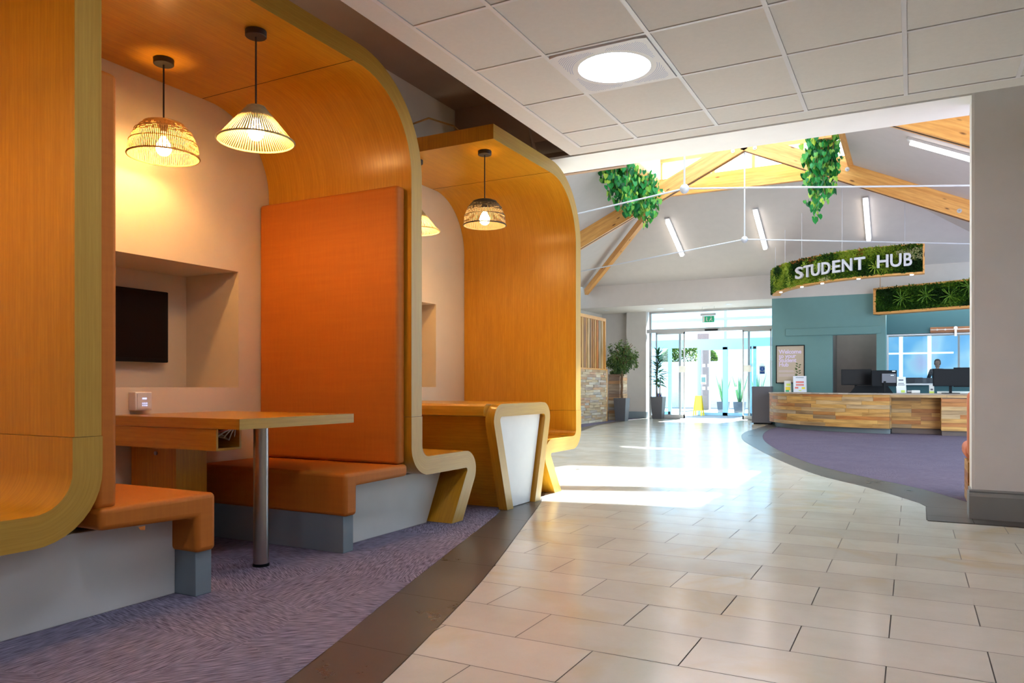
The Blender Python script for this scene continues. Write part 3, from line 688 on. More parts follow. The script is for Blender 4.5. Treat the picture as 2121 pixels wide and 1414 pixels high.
pane([(XL,YK,5.4),(XR,YK,5.4),(XR,YK,6.45),(XL,YK,6.45)],M['opal'])
pane([(XL,YF+.38,5.4),(XR,YF+.38,5.4),(XR,YF+.38,6.45),(XL,YF+.38,6.45)],M['opal'])
for a,b,mt in ((YK,11.4,M['opal']),(11.4,14.1,M['glass']),(14.1,YF+.4,M['opal'])):  # clear bay shaped for the floor's sun patch; opal panes hold direct sun back
    pane([(XL,a,6.45),(XL,b,6.45),(-2.96,b,6.95),(-2.96,a,6.95)],M['opal']); pane([(XR,a,6.45),(-2.96,a,6.95),(-2.96,b,6.95),(XR,b,6.45)],mt)
# trusses
XA=-2.96
def truss(y,label,zb):
    t=thing('roof_truss',label,'roof truss',(XA,y,zb))
    e=(1,0,.466)
    for s_ in (-1,1):
        L=5.02; dz=.466*L; c=(XA+s_*L/2,y,zb+.19-dz/2); u=Vector((s_*1,0,-.466)).normalized(); v=Vector((s_*.466,0,1)).normalized()
        hl=math.hypot(L,dz)/2
        obj('rafter',MB().obox(c,u,(0,1,0),v,hl,.075,.165),M['pine'],t)
        obj('shadow_groove',MB().obox(Vector(c)-v*.167,u,(0,1,0),v,hl,.012,.004),M['cord'],t)  # thin dark strip along the rafter's underside
        for dist in (.25,1.75,1.95,3.9,4.1):
            for o_ in (.06,-.06):
                if dist in(1.75,3.9) and o_>0 or dist in (1.95,4.1) and o_<0: continue
                p=Vector((XA,y,zb+.19))+u*dist*1.05+v*o_+Vector((0,-.076,0))
                bp=obj('bolt_plate',MB().tube([p,p+Vector((0,-.008,0))],.04,14),M['alu'],t); obj('bolt',MB().tube([p+Vector((0,-.008,0)),p+Vector((0,-.03,0))],.016,6),M['steel'],bp)
    zn=zb-1.75
    obj('king_rod',MB().tube([(XA,y,zb),(XA,y,zn)],.014,8),M['chrome'],t)
    obj('node',MB().lathe((XA,y,zn),[(.0001,-.07),(.035,-.06),(.062,-.03),(.07,0),(.062,.03),(.035,.06),(.0001,.07)],16),M['chrome'],t,smooth=60)
    for s_ in (-1,1): obj('tie_rod',MB().tube([(XA+s_*.05,y,zn),(XA+s_*4.85,y,zn-.111*4.8)],.0125,8),M['chrome'],t)
truss(15.5,'timber roof truss in full view with bolted rafters meeting under the skylight',5.586)
truss(11.0,'nearer roof truss, mostly above the beam, with the upper white tie rods',5.556)
# hip timber
t=tag(tim('hip_rafter',(xe+.15,YW-.1,ZE-.15),(XL-.15,YF-.1,RZ-.30),.10,.16,None),'slim timber hip rafter running down the ceiling corner','rafter')
# tube lights
n_=Vector((0,SL,1)).normalized()
def tube(x,y0,y1,label):
    z=lambda y:ZE+SL*(YW-y)
    t=thing('tube_light',label,'light',(x,(y0+y1)/2,z((y0+y1)/2)),'tube lights on the hall ceiling')
    d=Vector((0,y1-y0,z(y1)-z(y0))); c=Vector((x,(y0+y1)/2,z((y0+y1)/2)))
    obj('housing',MB().obox(c-n_*.02,d,(1,0,0),n_,d.length/2+.06,.055,.018),M['alu'],t)
    obj('lamp',MB().obox(c-n_*.07,d,(1,0,0),n_,d.length/2,.042,.034),M['tube'],t,bevel=.02,seg=3)
tube(-4.92,16.85,18.1,'slanted tube light on the far ceiling, leftmost of three')
tube(-2.99,16.85,18.1,'slanted tube light on the far ceiling, middle of three')
tube(-.84,16.85,18.1,'slanted tube light on the far ceiling, rightmost of three')
t=thing('tube_light','tube light on the right roof slope beside the nearer truss','light',(.36,12.67,4.4),'tube lights on the hall ceiling')
nr=Vector((SL,0,1)).normalized(); c=Vector((.45,12.67,rp(.45)))
obj('housing',MB().obox(c-nr*.02,(1,0,-SL),(0,1,0),nr,.56,.05,.018),M['alu'],t); obj('lamp',MB().obox(c-nr*.06,(1,0,-SL),(0,1,0),nr,.5,.035,.03),M['tube'],t)
t=thing('tube_light','glowing tube light on the lantern rail above the hanging plants','light',(-4.2,YF+.2,5.95),'tube lights on the hall ceiling')
obj('lamp',B(-4.6,-3.75,YF+.14,YF+.22,5.98,6.05),M['tube'],t); obj('housing',B(-4.65,-3.70,YF+.15,YF+.24,6.05,6.09),M['alu'],t)
# hall walls
m=MB(); m.box(-8.35,-8.15,6.3,21.3,0,ZE+.1); m.box(-8.35,-3.96,6.2,6.32,0,5.2)
struct('wall_hall_left',m,M['wallup'],'pale left wall of the hall','wall')
m=MB(); m.box(-8.3,4,YW,YW+.15,ZS,ZE+.2); m.box(-8.3,-3.02,YW+.15,21.25,ZS,ZS+.1)
struct('wall_front',m,M['wallup'],'white wall band above the entrance recess','wall')
m=MB(); m.box(-8.3,-7.3,21.1,21.25,0,ZS); m.box(-7.3,-6.72,20.85,21.25,0,ZS)
struct('wall_entrance',m,M['wallup'],'pale pier and wall beside the glass entrance','wall')
m=MB(); m.box(-8.3,-7.3,21.07,21.1,0,.17); m.box(-7.32,-6.70,20.83,20.85,0,.19); m.box(-6.72,-6.70,20.85,21.0,0,.19)
struct('baseboard_entrance',m,M['grey'],'grey skirting along the entrance pier','skirting')
for x,y,w_ in ((-7.6,20.0,'left of the pier'),(-6.1,20.2,'left of the exit sign'),(-4.2,19.9,'right of the exit sign')):
    t=thing('downlight','small recessed downlight in the entrance soffit, '+w_,'downlight',(x,y,ZS),'downlights over the entrance')
    obj('bezel',MB().lathe((x,y,ZS),[(.05,-.004),(.085,-.006),(.09,0)],20),M['alu'],t); obj('lens',MB().lathe((x,y,ZS),[(.0001,-.002),(.05,-.003)],16),M['bar'],t)
# teal wall with doorway
m=MB(); m.box(-3.02,-2.9+1.24,YW,YW+.12,0,ZS); m.box(-1.66,-.73,YW,YW+.12,2.11,ZS); m.box(-.73,-.54,YW,YW+.9,0,ZS); m.box(-3.02,-2.92,YW+.12,21.2,0,ZS)
struct('wall_teal',m,M['teal'],'teal partition wall behind the reception desk','wall')
m=MB(); m.box(-.54,1.6,YW+.75,YW+.87,2.13,ZS); m.box(-.54,1.6,YW+.75,YW+.87,0,.95); struct('wall_window',m,M['teald'],'deep teal wall around the office window','wall')
struct('trim_6',B(-2.70,-.63,YW-.03,YW,2.12,2.29),M['teal'],'teal sliding door cover board','cover board',bevel=.004)
m=MB(); m.box(-1.75,-.6,YW+1.3,YW+1.4,0,ZS); m.box(-1.75,-1.67,YW+.12,YW+1.3,0,ZS); struct('wall_alcove',m,M['dkroom'],'dim taupe wall inside the doorway','wall')
# office window and room behind
t=thing('window_1','wide office window glowing blue behind the desk','window',(.4,YW+.8,.95),kind='structure')
YG=YW+.80
obj('window_frame',MB().box(-.54,-.50,YG-.05,YG+.05,.95,2.14).box(-.5,1.6,YG-.05,YG+.05,2.10,2.14).box(-.5,1.6,YG-.06,YG+.05,.95,.98),M['alu'],t)
for a,b in ((-.5,.37),(.38,1.6)): obj('pane',B(a,b,YG-.004,YG+.004,.98,2.10),M['glass'],t)
obj('sill',B(-.54,1.6,YG-.12,YG-.05,.94,.965),M['white'],t)
XO=(-2.5,4.5)
m=MB(); m.box(-1.5,5,29,29.1,0,.9); m.box(-1.5,5,29,29.1,2.6,3.1)
for x in (-1.2,-.35,.5,1.35,2.2,3.2): m.box(x-.03,x+.03,29,29.1,.9,2.6)
struct('wall_office',m,M['white'],'white far wall of the office seen through the window','wall')
struct('wall_office_left',B(-1.6,-1.5,20.75,29,0,3.1),M['white'],'left wall of the office behind the window','wall')
struct('wall_office_right',B(5,5.1,20,29,0,3.1),M['white'],'right wall of the office behind the window','wall')
struct('ceiling_office',B(-1.6,5.1,20.1,29.1,3.1,3.2),M['white'],'office ceiling behind the window','ceiling')
struct('floor_office',B(-1.6,5.1,21.15,29.1,-.1,0),M['dbox'],'office floor behind the window','floor')
t2=MT('office_window_sky',(.25,.62,1,1),.5); n1=t2.n('ShaderNodeTexNoise'); n1.inputs['Scale'].default_value=.9; t2.l(t2.coord(),n1.inputs['Vector'])
cc=t2.ramp(n1.outputs[0],[(.3,(.10,.38,.80,1)),(.5,(.15,.50,.90,1)),(.62,(.35,.70,.95,1)),(.85,(.45,.50,.85,1))]); t2.l(cc,t2.b.inputs['Emission Color']); t2.b.inputs['Emission Strength'].default_value=.8
t2.b.inputs['Base Color'].default_value=(0,0,0,1)
for x in (-1.2,-.35,.5,1.35,2.2): obj('lit_window',B(x+.03,x+.82,29.02,29.04,.9,2.6),t2.m,bpy.data.objects['wall_office'])  # glowing panels added to stand for the blurred blue reflection in the glass
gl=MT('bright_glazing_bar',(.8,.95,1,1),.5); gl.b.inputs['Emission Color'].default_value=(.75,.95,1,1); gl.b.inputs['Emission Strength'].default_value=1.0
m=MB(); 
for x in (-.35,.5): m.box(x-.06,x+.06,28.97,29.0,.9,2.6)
m.box(-1.2,1.2,28.97,29.0,2.0,2.06); obj('lit_window_gap',m,gl.m,bpy.data.objects['wall_office'])  # glowing bars added to that reflection, not lamps
# sliding barn door rail
t=thing('sliding_door_rail','timber board with steel rail and roller above the office window','door rail',(.8,YG-.15,2.2))
obj('board',B(.36,1.6,YG-.10,YG-.06,2.14,2.27),M['teak'],t); obj('rail',B(.36,1.6,YG-.14,YG-.12,2.20,2.215),M['steel'],t)
obj('hanger',B(.84,.885,YG-.16,YG-.14,2.05,2.25),M['steel'],t); obj('roller',MB().tube([(.862,YG-.17,2.235),(.862,YG-.14,2.235)],.04,16),M['steel'],t)
for x in (.5,.66): obj('spacer',MB().tube([(x,YG-.145,2.207),(x,YG-.1,2.207)],.02,12),M['steel'],t)
# ================================================================ ENTRANCE
YD=21.0
t=thing('door_1','silver framed automatic sliding entrance with glass transom','door',(-4.9,YD,0),kind='structure')
fx0,fx1=-6.66,-3.02
obj('header',B(fx0-.05,fx1,YD-.1,YD+.08,2.43,2.53),M['alu'],t)
m=MB(); m.box(fx0,fx1,YD-.03,YD+.03,2.98,3.04); m.box(fx0,fx0+.06,YD-.03,YD+.03,0,3.0); m.box(fx0+.06,-5.75,YD-.03,YD+.03,.0,.09); m.box(-3.93,fx1,YD-.03,YD+.03,0,.09)
m.box(-3.92,-3.87,YD-.03,YD+.03,.09,2.43); m.box(-5.80,-5.745,YD-.03,YD+.03,.09,2.43)
obj('frame',m,M['alu'],t)
obj('sensor',B(-5.05,-4.7,YD-.14,YD-.1,2.44,2.48),M['black'],t)
for a,b in ((-6.6,-4.85),(-4.85,fx1)): obj('transom_pane',B(a,b,YD-.004,YD+.004,2.53,2.98),M['glass'],t)
obj('side_pane',B(-6.6,-5.8,YD-.004,YD+.004,.09,2.43),M['glass'],t); obj('side_pane',B(-3.87,fx1,YD-.004,YD+.004,.09,2.43),M['glass'],t)
for (a,b,nm) in ((-6.45,-5.62,'left'),(-4.05,-3.30,'right')):
    l=obj('sliding_leaf',MB().box(a,a+.035,YD-.09,YD-.05,.02,2.43).box(b-.035,b,YD-.09,YD-.05,.02,2.43).box(a,b,YD-.09,YD-.05,.02,.12).box(a,b,YD-.09,YD-.05,2.38,2.43),M['alu'],t)
    obj('leaf_pane',B(a+.035,b-.035,YD-.074,YD-.066,.12,2.38),M['glass'],l)
    s_=-5.72 if nm=='left' else -3.95
    obj('notice',B(s_-.06,s_+.13,YD-.096,YD-.092,1.30,1.48),M['paper'],l)
# exit sign
t=thing('exit_sign','green running-man exit sign hanging over the entrance','sign',(-4.75,20.3,2.7))
obj('housing',B(-5.02,-4.62,20.26,20.34,2.80,2.86),M['alu'],t); obj('sign_panel',B(-4.98,-4.66,20.295,20.305,2.62,2.79),M['greenc'],t)
m=MB(); m.box(-4.97,-4.92,20.29,20.294,2.63,2.78); m.box(-4.87,-4.85,20.29,20.294,2.65,2.76); m.box(-4.87,-4.82,20.29,20.294,2.65,2.665)
m.box(-4.755,-4.735,20.29,20.294,2.745,2.77); m.obox((-4.75,20.292,2.71),(1,0,.8),(0,1,0),(-.8,0,1),.03,.002,.010); m.obox((-4.775,20.292,2.67),(1,0,1.4),(0,1,0),(-1.4,0,1),.028,.002,.007); m.obox((-4.725,20.292,2.67),(-1,0,1.4),(0,1,0),(1.4,0,1),.026,.002,.007)
obj('pictogram',m,M['paper'],t)
for x in (-4.98,-4.66): obj('hanger',MB().tube([(x,20.3,2.86),(x,20.3,ZS)],.004,6),M['alu'],t)
# vestibule inner screen
YV=24.0
t=thing('door_2','pale blue framed glazed inner screen of the porch','door',(-5.2,YV,0),kind='structure')
m=MB(); m.box(-8,-3,YV-.05,YV+.05,2.14,2.40); m.box(-8,-3,YV-.05,YV+.05,2.98,3.06); m.box(-5.2,-5.12,YV-.04,YV+.04,2.4,3.5);  m.box(-6.03,-5.95,YV-.05,YV+.05,0,2.14); m.box(-5.24,-5.09,YV-.05,YV+.05,0,2.14); m.box(-4.45,-4.37,YV-.05,YV+.05,0,2.14); m.box(-4.32,-4.24,YV-.05,YV+.05,0,2.14)
m.box(-5.95,-4.24,YV-.05,YV+.05,.0,.09); m.box(-5.95,-4.24,YV-.05,YV+.05,2.06,2.14); m.box(-6.98,-6.88,YV-.05,YV+.05,0,2.14); m.box(-7.9,-6.9,YV-.05,YV+.05,0,.1); m.box(-3.2,-3.12,YV-.05,YV+.05,0,2.14); m.box(-4.24,-3.1,YV-.05,YV+.05,0,.1)
obj('frame',m,M['pale'],t)
for a,b in ((-5.95,-5.24),(-5.09,-4.45),(-4.24,-3.2),(-7.8,-6.98)): obj('pane',B(a,b,YV-.004,YV+.004,.1,2.06),M['glass'],t)
m=MB()
for x in (-5.88,-5.72,-4.9,-4.42,-4.10,-3.85,-3.6,-6.8,-7.1):
    for z in (1.52,.80): m.box(x,x+.09,YV-.012,YV-.008,z,z+.1)
obj('safety_dots',m,M['paper'],t)
m=MB(); m.box(-8.1,-8.0,21.3,24,0,2.4); m.box(-3.0,-2.9,21.3,24,0,2.4)
struct('wall_porch',m,M['pale'],'pale blue side panels of the porch','wall')
m=MB(); m.box(-8.1,-2.9,21.1,24.3,-.15,-.003); m.box(-40,40,24.3,60,-.2,-.02); m.box(-40,-8.1,21.2,24.3,-.2,-.02)
struct('floor_outside',m,M['pave'],'pale paving in and beyond the porch','ground')
m=MB(); m.box(-7.55,-7.1,30,30.3,-.02,3.0); m.box(-4.3,-3.8,28.5,28.8,-.02,2.4)
struct('wall_brick',m,M['brick'],'brown brick piers beyond the porch','wall')
struct('wall_yard',B(-10,-2,33,33.2,-.02,2.0),M['brickp'],'pale sunlit brick wall beyond the porch','wall')
# notices on brick
t=thing('notice_board','white notice board beyond the porch glass','notice board',(-4.9,26.4,1)); obj('panel',B(-5.15,-4.6,26.38,26.42,1.3,2.0),M['paper'],t); obj('posts',MB().box(-5.13,-5.09,26.42,26.46,-.02,2.0).box(-4.66,-4.62,26.42,26.46,-.02,2.0),M['alu'],t)
t=thing('door_notice','teal and white notice stuck on the inner screen','notice',(-5.87,YV-.02,1.1)); obj('sheet',B(-5.93,-5.76,YV-.016,YV-.01,.98,1.28),M['paper'],t); obj('print_block',B(-5.91,-5.78,YV-.018,YV-.016,1.04,1.2),M['teal'],t); obj('red_line',B(-5.91,-5.78,YV-.018,YV-.016,1.0,1.02),M['red'],t)
def bluesign(x,y,z,label):
    t=thing('mandatory_sign',label,'sign',(x,y,z)); obj('sticker',B(x-.07,x+.07,y-.003,y,z-.12,z+.1),M['paper'],t)
    obj('disc',MB().tube([(x,y-.003,z+.02),(x,y-.006,z+.02)],.062,24),M['blue'],t); obj('text_band',B(x-.06,x+.06,y-.006,y-.003,z-.105,z-.055),M['blue'],t); obj('symbol',B(x-.008,x+.008,y-.008,y-.006,z-.01,z+.06),M['paper'],t)
bluesign(-3.55,YD-.006,1.36,'blue round mandatory door sticker right of the opening')
bluesign(-6.35,YD-.095,.62,'blue round mandatory door sticker behind the tall potted plant')
# wet floor sign
t=thing('wet_floor_sign','yellow folding caution sign standing in the porch','sign',(-5.98,23.7,0))
for s_ in (-1,1):
    m=MB(); y0,y1=23.7+s_*.14,23.7+s_*.015
    def pt(x,f): return (-5.93+x,y0+(y1-y0)*f,.62*f)
    for quad in (((-.15,0),(-.10,0),(-.08,1),(-.10,1)),((.10,0),(.15,0),(.10,1),(.08,1)),((-.135,.25),(.135,.25),(.10,1),(-.10,1))):
        P=[pt(*q) for q in quad]; m.face(P); m.face([(a,b+.012*s_,c) for a,b,c in reversed(P)])
        for a,b in zip(P,P[1:]+P[:1]): m.face([a,b,(b[0],b[1]+.012*s_,b[2]),(a[0],a[1]+.012*s_,a[2])])
    obj('panel',m,M['yellow'],t)
# ================================================================ PLANTS
def pot(t,x,y,h,wt,wb,mat):
    m=MB(); a,b=wt/2,wb/2
    P=lambda w,z:[(x-w,y-w,z),(x+w,y-w,z),(x+w,y+w,z),(x-w,y+w,z)]
    lo,hi,hi2,inn=P(b,0),P(a,h),P(a-.02,h),P(a-.03,h-.05)
    m.face(lo[::-1])
    for k in range(4):
        k2=(k+1)%4; m.face([lo[k],lo[k2],hi[k2],hi[k]]); m.face([hi[k],hi[k2],hi2[k2],hi2[k]]); m.face([hi2[k],hi2[k2],inn[k2],inn[k]])
    p_=obj('pot',m,mat,t); mm=MB(); mm.face(inn); obj('soil',mm,M['soil'],p_)
fx,fy=-6.80,19.05
t=thing('potted_ficus','ficus tree with braided trunk in a tapered charcoal pot','potted plant',(fx,fy,0))
pot(t,fx,fy,.60,.34,.26,M['dgrey'])
m=MB()
for k in range(3):
    m.tube([(fx+.022*math.cos(q*6+k*2.1),fy+.022*math.sin(q*6+k*2.1),.55+q*.85) for q in [i/14 for i in range(15)]],.018,6)
for k in range(9):
    a=k*.9; m.tube([(fx,fy,1.38),(fx+.18*math.cos(a),fy+.18*math.sin(a),1.6+.04*k),(fx+.3*math.cos(a),fy+.3*math.sin(a),1.65+.05*k)],.009,5)
obj('trunk',m,M['trunk'],t)
m=MB(); c0=Vector((fx,fy,1.72)); clumps=[]
for k in range(26):
    d=Vector((random.gauss(0,1),random.gauss(0,1),random.gauss(0,.9))).normalized(); clumps.append((c0+Vector((d.x*.28,d.y*.28,d.z*.33)),.13+.05*random.random()))
clumps+=[(c0+Vector((-.3,0,-.2)),.13),(c0+Vector((.3,.0,-.22)),.13),(c0+Vector((-.08,0,.05)),.22)]
for i in range(3000):
    c,r=random.choice(clumps); d=Vector((random.gauss(0,1),random.gauss(0,1),random.gauss(0,1))).normalized()
    m.leaf(c+d*r*random.uniform(.5,1),Vector((d.x,d.y,d.z-.9)),.065,.032,min(1,max(0,random.gauss(.45+.3*d.z,.25))))
o=obj('foliage',m,M['ficus'],t); o['kind']='stuff'
dx,dy=-6.32,20.72
t=thing('potted_dracaena','tall cane plant with long drooping leaves in a grey pot','potted plant',(dx,dy,0))
pot(t,dx,dy,.62,.35,.26,M['dgrey'])
m=MB(); m.tube([(dx-.03,dy,.55),(dx-.04,dy,1.1),(dx,dy,1.75)],.016,8); m.tube([(dx+.04,dy,.55),(dx+.05,dy+.02,1.15)],.014,8); obj('canes',m,M['trunk'],t)
mesh_leaf=MB(); 
for k in range(5):
    f0,f1=k/5,(k+1)/5; w0=.036*math.sin(PI*min(f0+.08,1))+.003; w1=.036*math.sin(PI*min(f1+.04,1))+.001; z0=-.12*f0*f0+.10*f0; z1=-.12*f1*f1+.10*f1
    mesh_leaf.face([(f0*.34,-w0,z0),(f1*.34,-w1,z1),(f1*.34,w1,z1),(f0*.34,w0,z0)],None,.5)
lme=None
for i in range(100):
    z=.93+i/100*.92; a=i*2.4
    if lme is None:
        o=obj('leaf',mesh_leaf,M['drac'],None); lme=o.data; o.parent=t; o['_w']=(0,0,0)
    else: o=bpy.data.objects.new('leaf',lme); link(o); o.parent=t
    o.location=(math.cos(a)*.015,math.sin(a)*.015,z-0); o.rotation_euler=(random.uniform(-.3,.3),-random.uniform(-.25,.55)-(.5 if z>1.75 else 0)+(.2 if z<1.2 else 0),a); s_=random.uniform(.75,1.05); o.scale=(s_,s_,s_)
# porch plants
for i,(x,y,lab) in enumerate(((-5.35,24.55,'snake plant in a grey cube pot behind the porch glass, left one'),(-4.85,24.6,'snake plant in a grey cube pot behind the porch glass, middle one'),(-4.3,24.6,'snake plant in a grey cube pot behind the porch glass, right one'))):
    t=thing('snake_plant',lab,'potted plant',(x,y,0),'snake plants in the porch'); pot(t,x,y,.42,.34,.27,M['dgrey'])
    for k in range(11):
        a=k*2.39; lean=.06+.05*(k%4); h=.5+.12*((k*5)%4); m=MB(); n=5
        for q in range(n):
            f0,f1=q/n,(q+1)/n; w=lambda f:.028*(1-f**2.5)+.001
            p=lambda f,s_:(x+math.cos(a)*(.03+lean*f*1.6)-math.sin(a)*s_*w(f),y+math.sin(a)*(.03+lean*f*1.6)+math.cos(a)*s_*w(f),.38+h*f*1.15)
            m.face([p(f0,-1),p(f0,1),p(f1,1),p(f1,-1)],None,.35+.5*(k%2))
        obj('leaf',m,M['drac'],t)
t=thing('garden_tree','leafy shrub above the pale wall beyond the porch','shrub',(-8.95,33.6,0))
obj('trunk',MB().tube([(-8.95,33.6,-.02),(-8.9,33.6,1.6)],.06,8,.04),M['trunk'],t); m=MB()
for i in range(2500):
    d=Vector((random.gauss(0,1),random.gauss(0,1),random.gauss(0,.8))); d*=.85/max(d.length,.9); m.leaf(Vector((-8.9,33.7,2.15))+Vector((d.x*1.4,d.y*.4,d.z*.6)),d,.16,.10,random.random())
o=obj('foliage',m,M['ficus'],t); o['kind']='stuff'
# hanging ivy
def ivyleaf(m,p,s_,tone):
    p=Vector(p); a=random.uniform(0,6.28); u=Vector((math.cos(a),math.sin(a)*.8,random.uniform(-.4,.2))).normalized(); v=Vector((random.uniform(-.3,.3),random.uniform(-.3,.3),-1)).normalized(); n=u.cross(v)*.12*s_
    P=[(0,0),(.35,-.18),(.5,.15),(.38,.55),(0,1),(-.38,.55),(-.5,.15),(-.35,-.18)]
    m.face([p+u*a_*s_+v*b_*s_+n*(abs(a_)*2) for a_,b_ in P],[(0,0)]*8,tone)
def ivy(label,x0,x1,y0,y1,z,n,ln,dens,seed):
    random.seed(seed)
    t=thing('trailing_ivy',label,'hanging plant',((x0+x1)/2,(y0+y1)/2,z),'plants trailing from the skylight')
    tr=B(x0,x1,y0,y1,z-.02,z+.16); obj('trough',tr,M['pine'],t)
    ms=MB(); ml=MB()
    for i in range(n):
        f=random.random(); x=random.uniform(x0-.12,x1+.05); y=random.uniform(y0,y1); L=ln(f)*random.uniform(.5,1); k=max(3,int(L/.16))
        P=[(x,y,z+.12)]
        for q in range(k): P.append((P[-1][0]+random.uniform(-.03,.03),P[-1][1]+random.uniform(-.03,.03),z+.1-L*(q+1)/k))
        ms.tube(P,.004,4)
        for q in range(int(L*dens)):
            g=random.random(); j=min(int(g*k),k-1); e=g*k-j; p=Vector(P[j]).lerp(Vector(P[j+1]),e)+Vector((random.gauss(0,.05),random.gauss(0,.05),0)); ivyleaf(ml,p,random.uniform(.05,.125),min(1,max(0,random.gauss(.45,.32))))
    obj('stems',ms,M['trunk'],t); o=obj('foliage',ml,M['ivy'],t); o['kind']='stuff'
ivy('mass of green ivy hanging from the left edge of the skylight',-5.0,-4.62,13.0,15.2,5.0,80,lambda f:.3+1.05*f**2.5,46,3)
ivy('narrower fall of green ivy hanging from the right edge of the skylight',-1.5,-1.2,13.7,14.8,5.1,34,lambda f:.35+.95*f**1.5,44,5)
random.seed(11)
# ================================================================ DWARF WALL, SCREEN, PLANTER
XD=-7.07
t=thing('block_wall','low partition clad in reclaimed timber blocks','partition',(XD-.1,16,0))
obj('core',B(XD-.22,XD-.025,12.5,18.62,0,1.33),M['dkroom'],t)
z=.02; rows=21; rh=1.33/rows
for r in range(rows):
    y=16.2-random.random()*.3
    while y<18.60:
        L=random.uniform(.22,.62); e=min(y+L,18.62); dd=random.uniform(0,.02)
        obj('block',B(XD-.025,XD+dd,y+.002,e-.002,r*rh+.002,(r+1)*rh-.002,ax=1),M['pal2'],t); y=e
obj('end_post',B(XD-.22,XD+.01,18.62,18.68,0,1.36,ax=2),M['pine'],t)
m=MB(); 
for r in range(rows):
    y=12.5
    while y<16.0: e=min(y+random.uniform(.3,.7),16.2); m.box(XD-.025,XD+random.uniform(0,.02),y+.002,e-.002,r*rh+.002,(r+1)*rh-.002,ax=1); y=e
o=obj('block_field',m,M['pal2'],t); o['kind']='stuff'
t=thing('slat_screen','screen of upright reclaimed timber slats on the block wall','screen',(XD-.1,16,1.33))
y=15.6
while y<18.5:
    w_=random.choice((.05,.07,.09,.12)); obj('slat',B(XD-.14-random.uniform(0,.05),XD-.03,y,y+w_,1.36,2.60,ax=2),M['pal'],t); y+=w_+random.choice((.02,.04,.05,.06))
obj('top_rail',B(XD-.16,XD-.01,15.5,18.62,2.60,2.68),M['pine'],t); obj('bottom_rail',B(XD-.22,XD-.01,15.5,18.62,1.33,1.37),M['pine'],t); obj('end_post',B(XD-.16,XD-.01,18.55,18.62,1.37,2.60,ax=2),M['pine'],t)
t=thing('block_planter','low planter box faced with reclaimed timber blocks','planter',(-7.0,19.3,0))
obj('box',B(-7.28,-6.97,19.35,19.9,0,1.24),M['dkroom'],t)
for r in range(14):
    x=-7.28; 
    obj('block',B(-7.28,-6.95,19.32,19.35,r*.0886+.002,(r+1)*.0886-.002,ax=0),M['pal2'],t); obj('block',B(-6.97,-6.94-random.uniform(0,.01),19.33,19.9,r*.0886+.002,(r+1)*.0886-.002,ax=1),M['pal2'],t)
m=MB()
for i in range(300): m.leaf((random.uniform(-7.26,-6.99),random.uniform(19.4,19.85),1.23),(random.gauss(0,.6),random.gauss(0,.6),1),.12,.05,random.random())
o=obj('foliage',m,M['ficus'],t); o['kind']='stuff'
# ================================================================ RECEPTION DESK
NS=1.7
def dcurve(off=0,N=40):
    out=[(-2.97+off,19.15)]
    for k in range(N+1):
        q=PI/2*k/N; a=math.cos(q)**(2/NS); b=math.sin(q)**(2/NS); out.append((-.38-(2.59-off)*a,18.6-(2.5-off)*b))
    return out
DC=dcurve()
def resample(P,s0,s1,n=6):
    L=[0]
    for a,b in zip(P,P[1:]): L.append(L[-1]+math.dist(a,b))
    out=[]
    for k in range(n+1):
        s_=s0+(s1-s0)*k/n; j=0
        while j<len(L)-2 and L[j+1]<s_: j+=1
        f=(s_-L[j])/max(L[j+1]-L[j],1e-6); out.append((P[j][0]+(P[j+1][0]-P[j][0])*f,P[j][1]+(P[j+1][1]-P[j][1])*f))
    return out
def plen(P): return sum(math.dist(a,b) for a,b in zip(P,P[1:]))
def curved(P,dout,din,z0,z1):   # curved plank following P; inward normal = to the right
    n=len(P); O=[];I=[]
    for k in range(n):
        a=Vector(P[max(k-1,0)]);b=Vector(P[min(k+1,n-1)]); d=(b-a).normalized(); nn=Vector((d.y,-d.x)); p=Vector(P[k]); O.append(p+nn*dout*-1*-1); I.append(p-nn*din)
    m=MB(); s_=0
    for k in range(n-1):
        l=(O[k+1]-O[k]).length
        q=lambda a,b:[(*O[k],a),(*O[k+1],a),(*O[k+1],b),(*O[k],b)]
        m.face([(*O[k],z0),(*O[k+1],z0),(*O[k+1],z1),(*O[k],z1)],[(s_,z0),(s_+l,z0),(s_+l,z1),(s_,z1)])
        m.face([(*I[k],z1),(*O[k],z1),(*O[k+1],z1),(*I[k+1],z1)],[(s_,0),(s_,.02),(s_+l,.02),(s_+l,0)])
        m.face([(*I[k+1],z0),(*O[k+1],z0),(*O[k],z0),(*I[k],z0)],[(s_+l,0),(s_+l,.02),(s_,.02),(s_,0)]); s_+=l
        m.face([(*I[k],z0),(*I[k],z1),(*I[k+1],z1),(*I[k+1],z0)],[(0,0)]*4)
    for k in (0,n-1):
        P4=[(*O[k],z0),(*O[k],z1),(*I[k],z1),(*I[k],z0)]
        m.face(P4 if k==0 else P4[::-1],[(0,0),(.1,0),(.1,.02),(0,.02)])
    return m
t=thing('reception_desk','curved reception desk clad in reclaimed timber planks','desk',(-.6,17.3,0))
TL=plen(DC)
rows=8; z0=.105; rh=(.70-z0)/rows
for r in range(rows):
    s_=random.uniform(-.5,0)
    while s_<TL:
        e=min(s_+random.uniform(.35,1.15),TL)
        if TL-e<.15: e=TL
        a=max(s_,0)
        if e-a>.03: obj('plank',curved(resample(DC,a+.0015,e-.0015,max(2,int((e-a)/.12))),random.uniform(0,.004),.02,z0+r*rh+.001,z0+(r+1)*rh-.001),M['pal'],t)
        s_=e
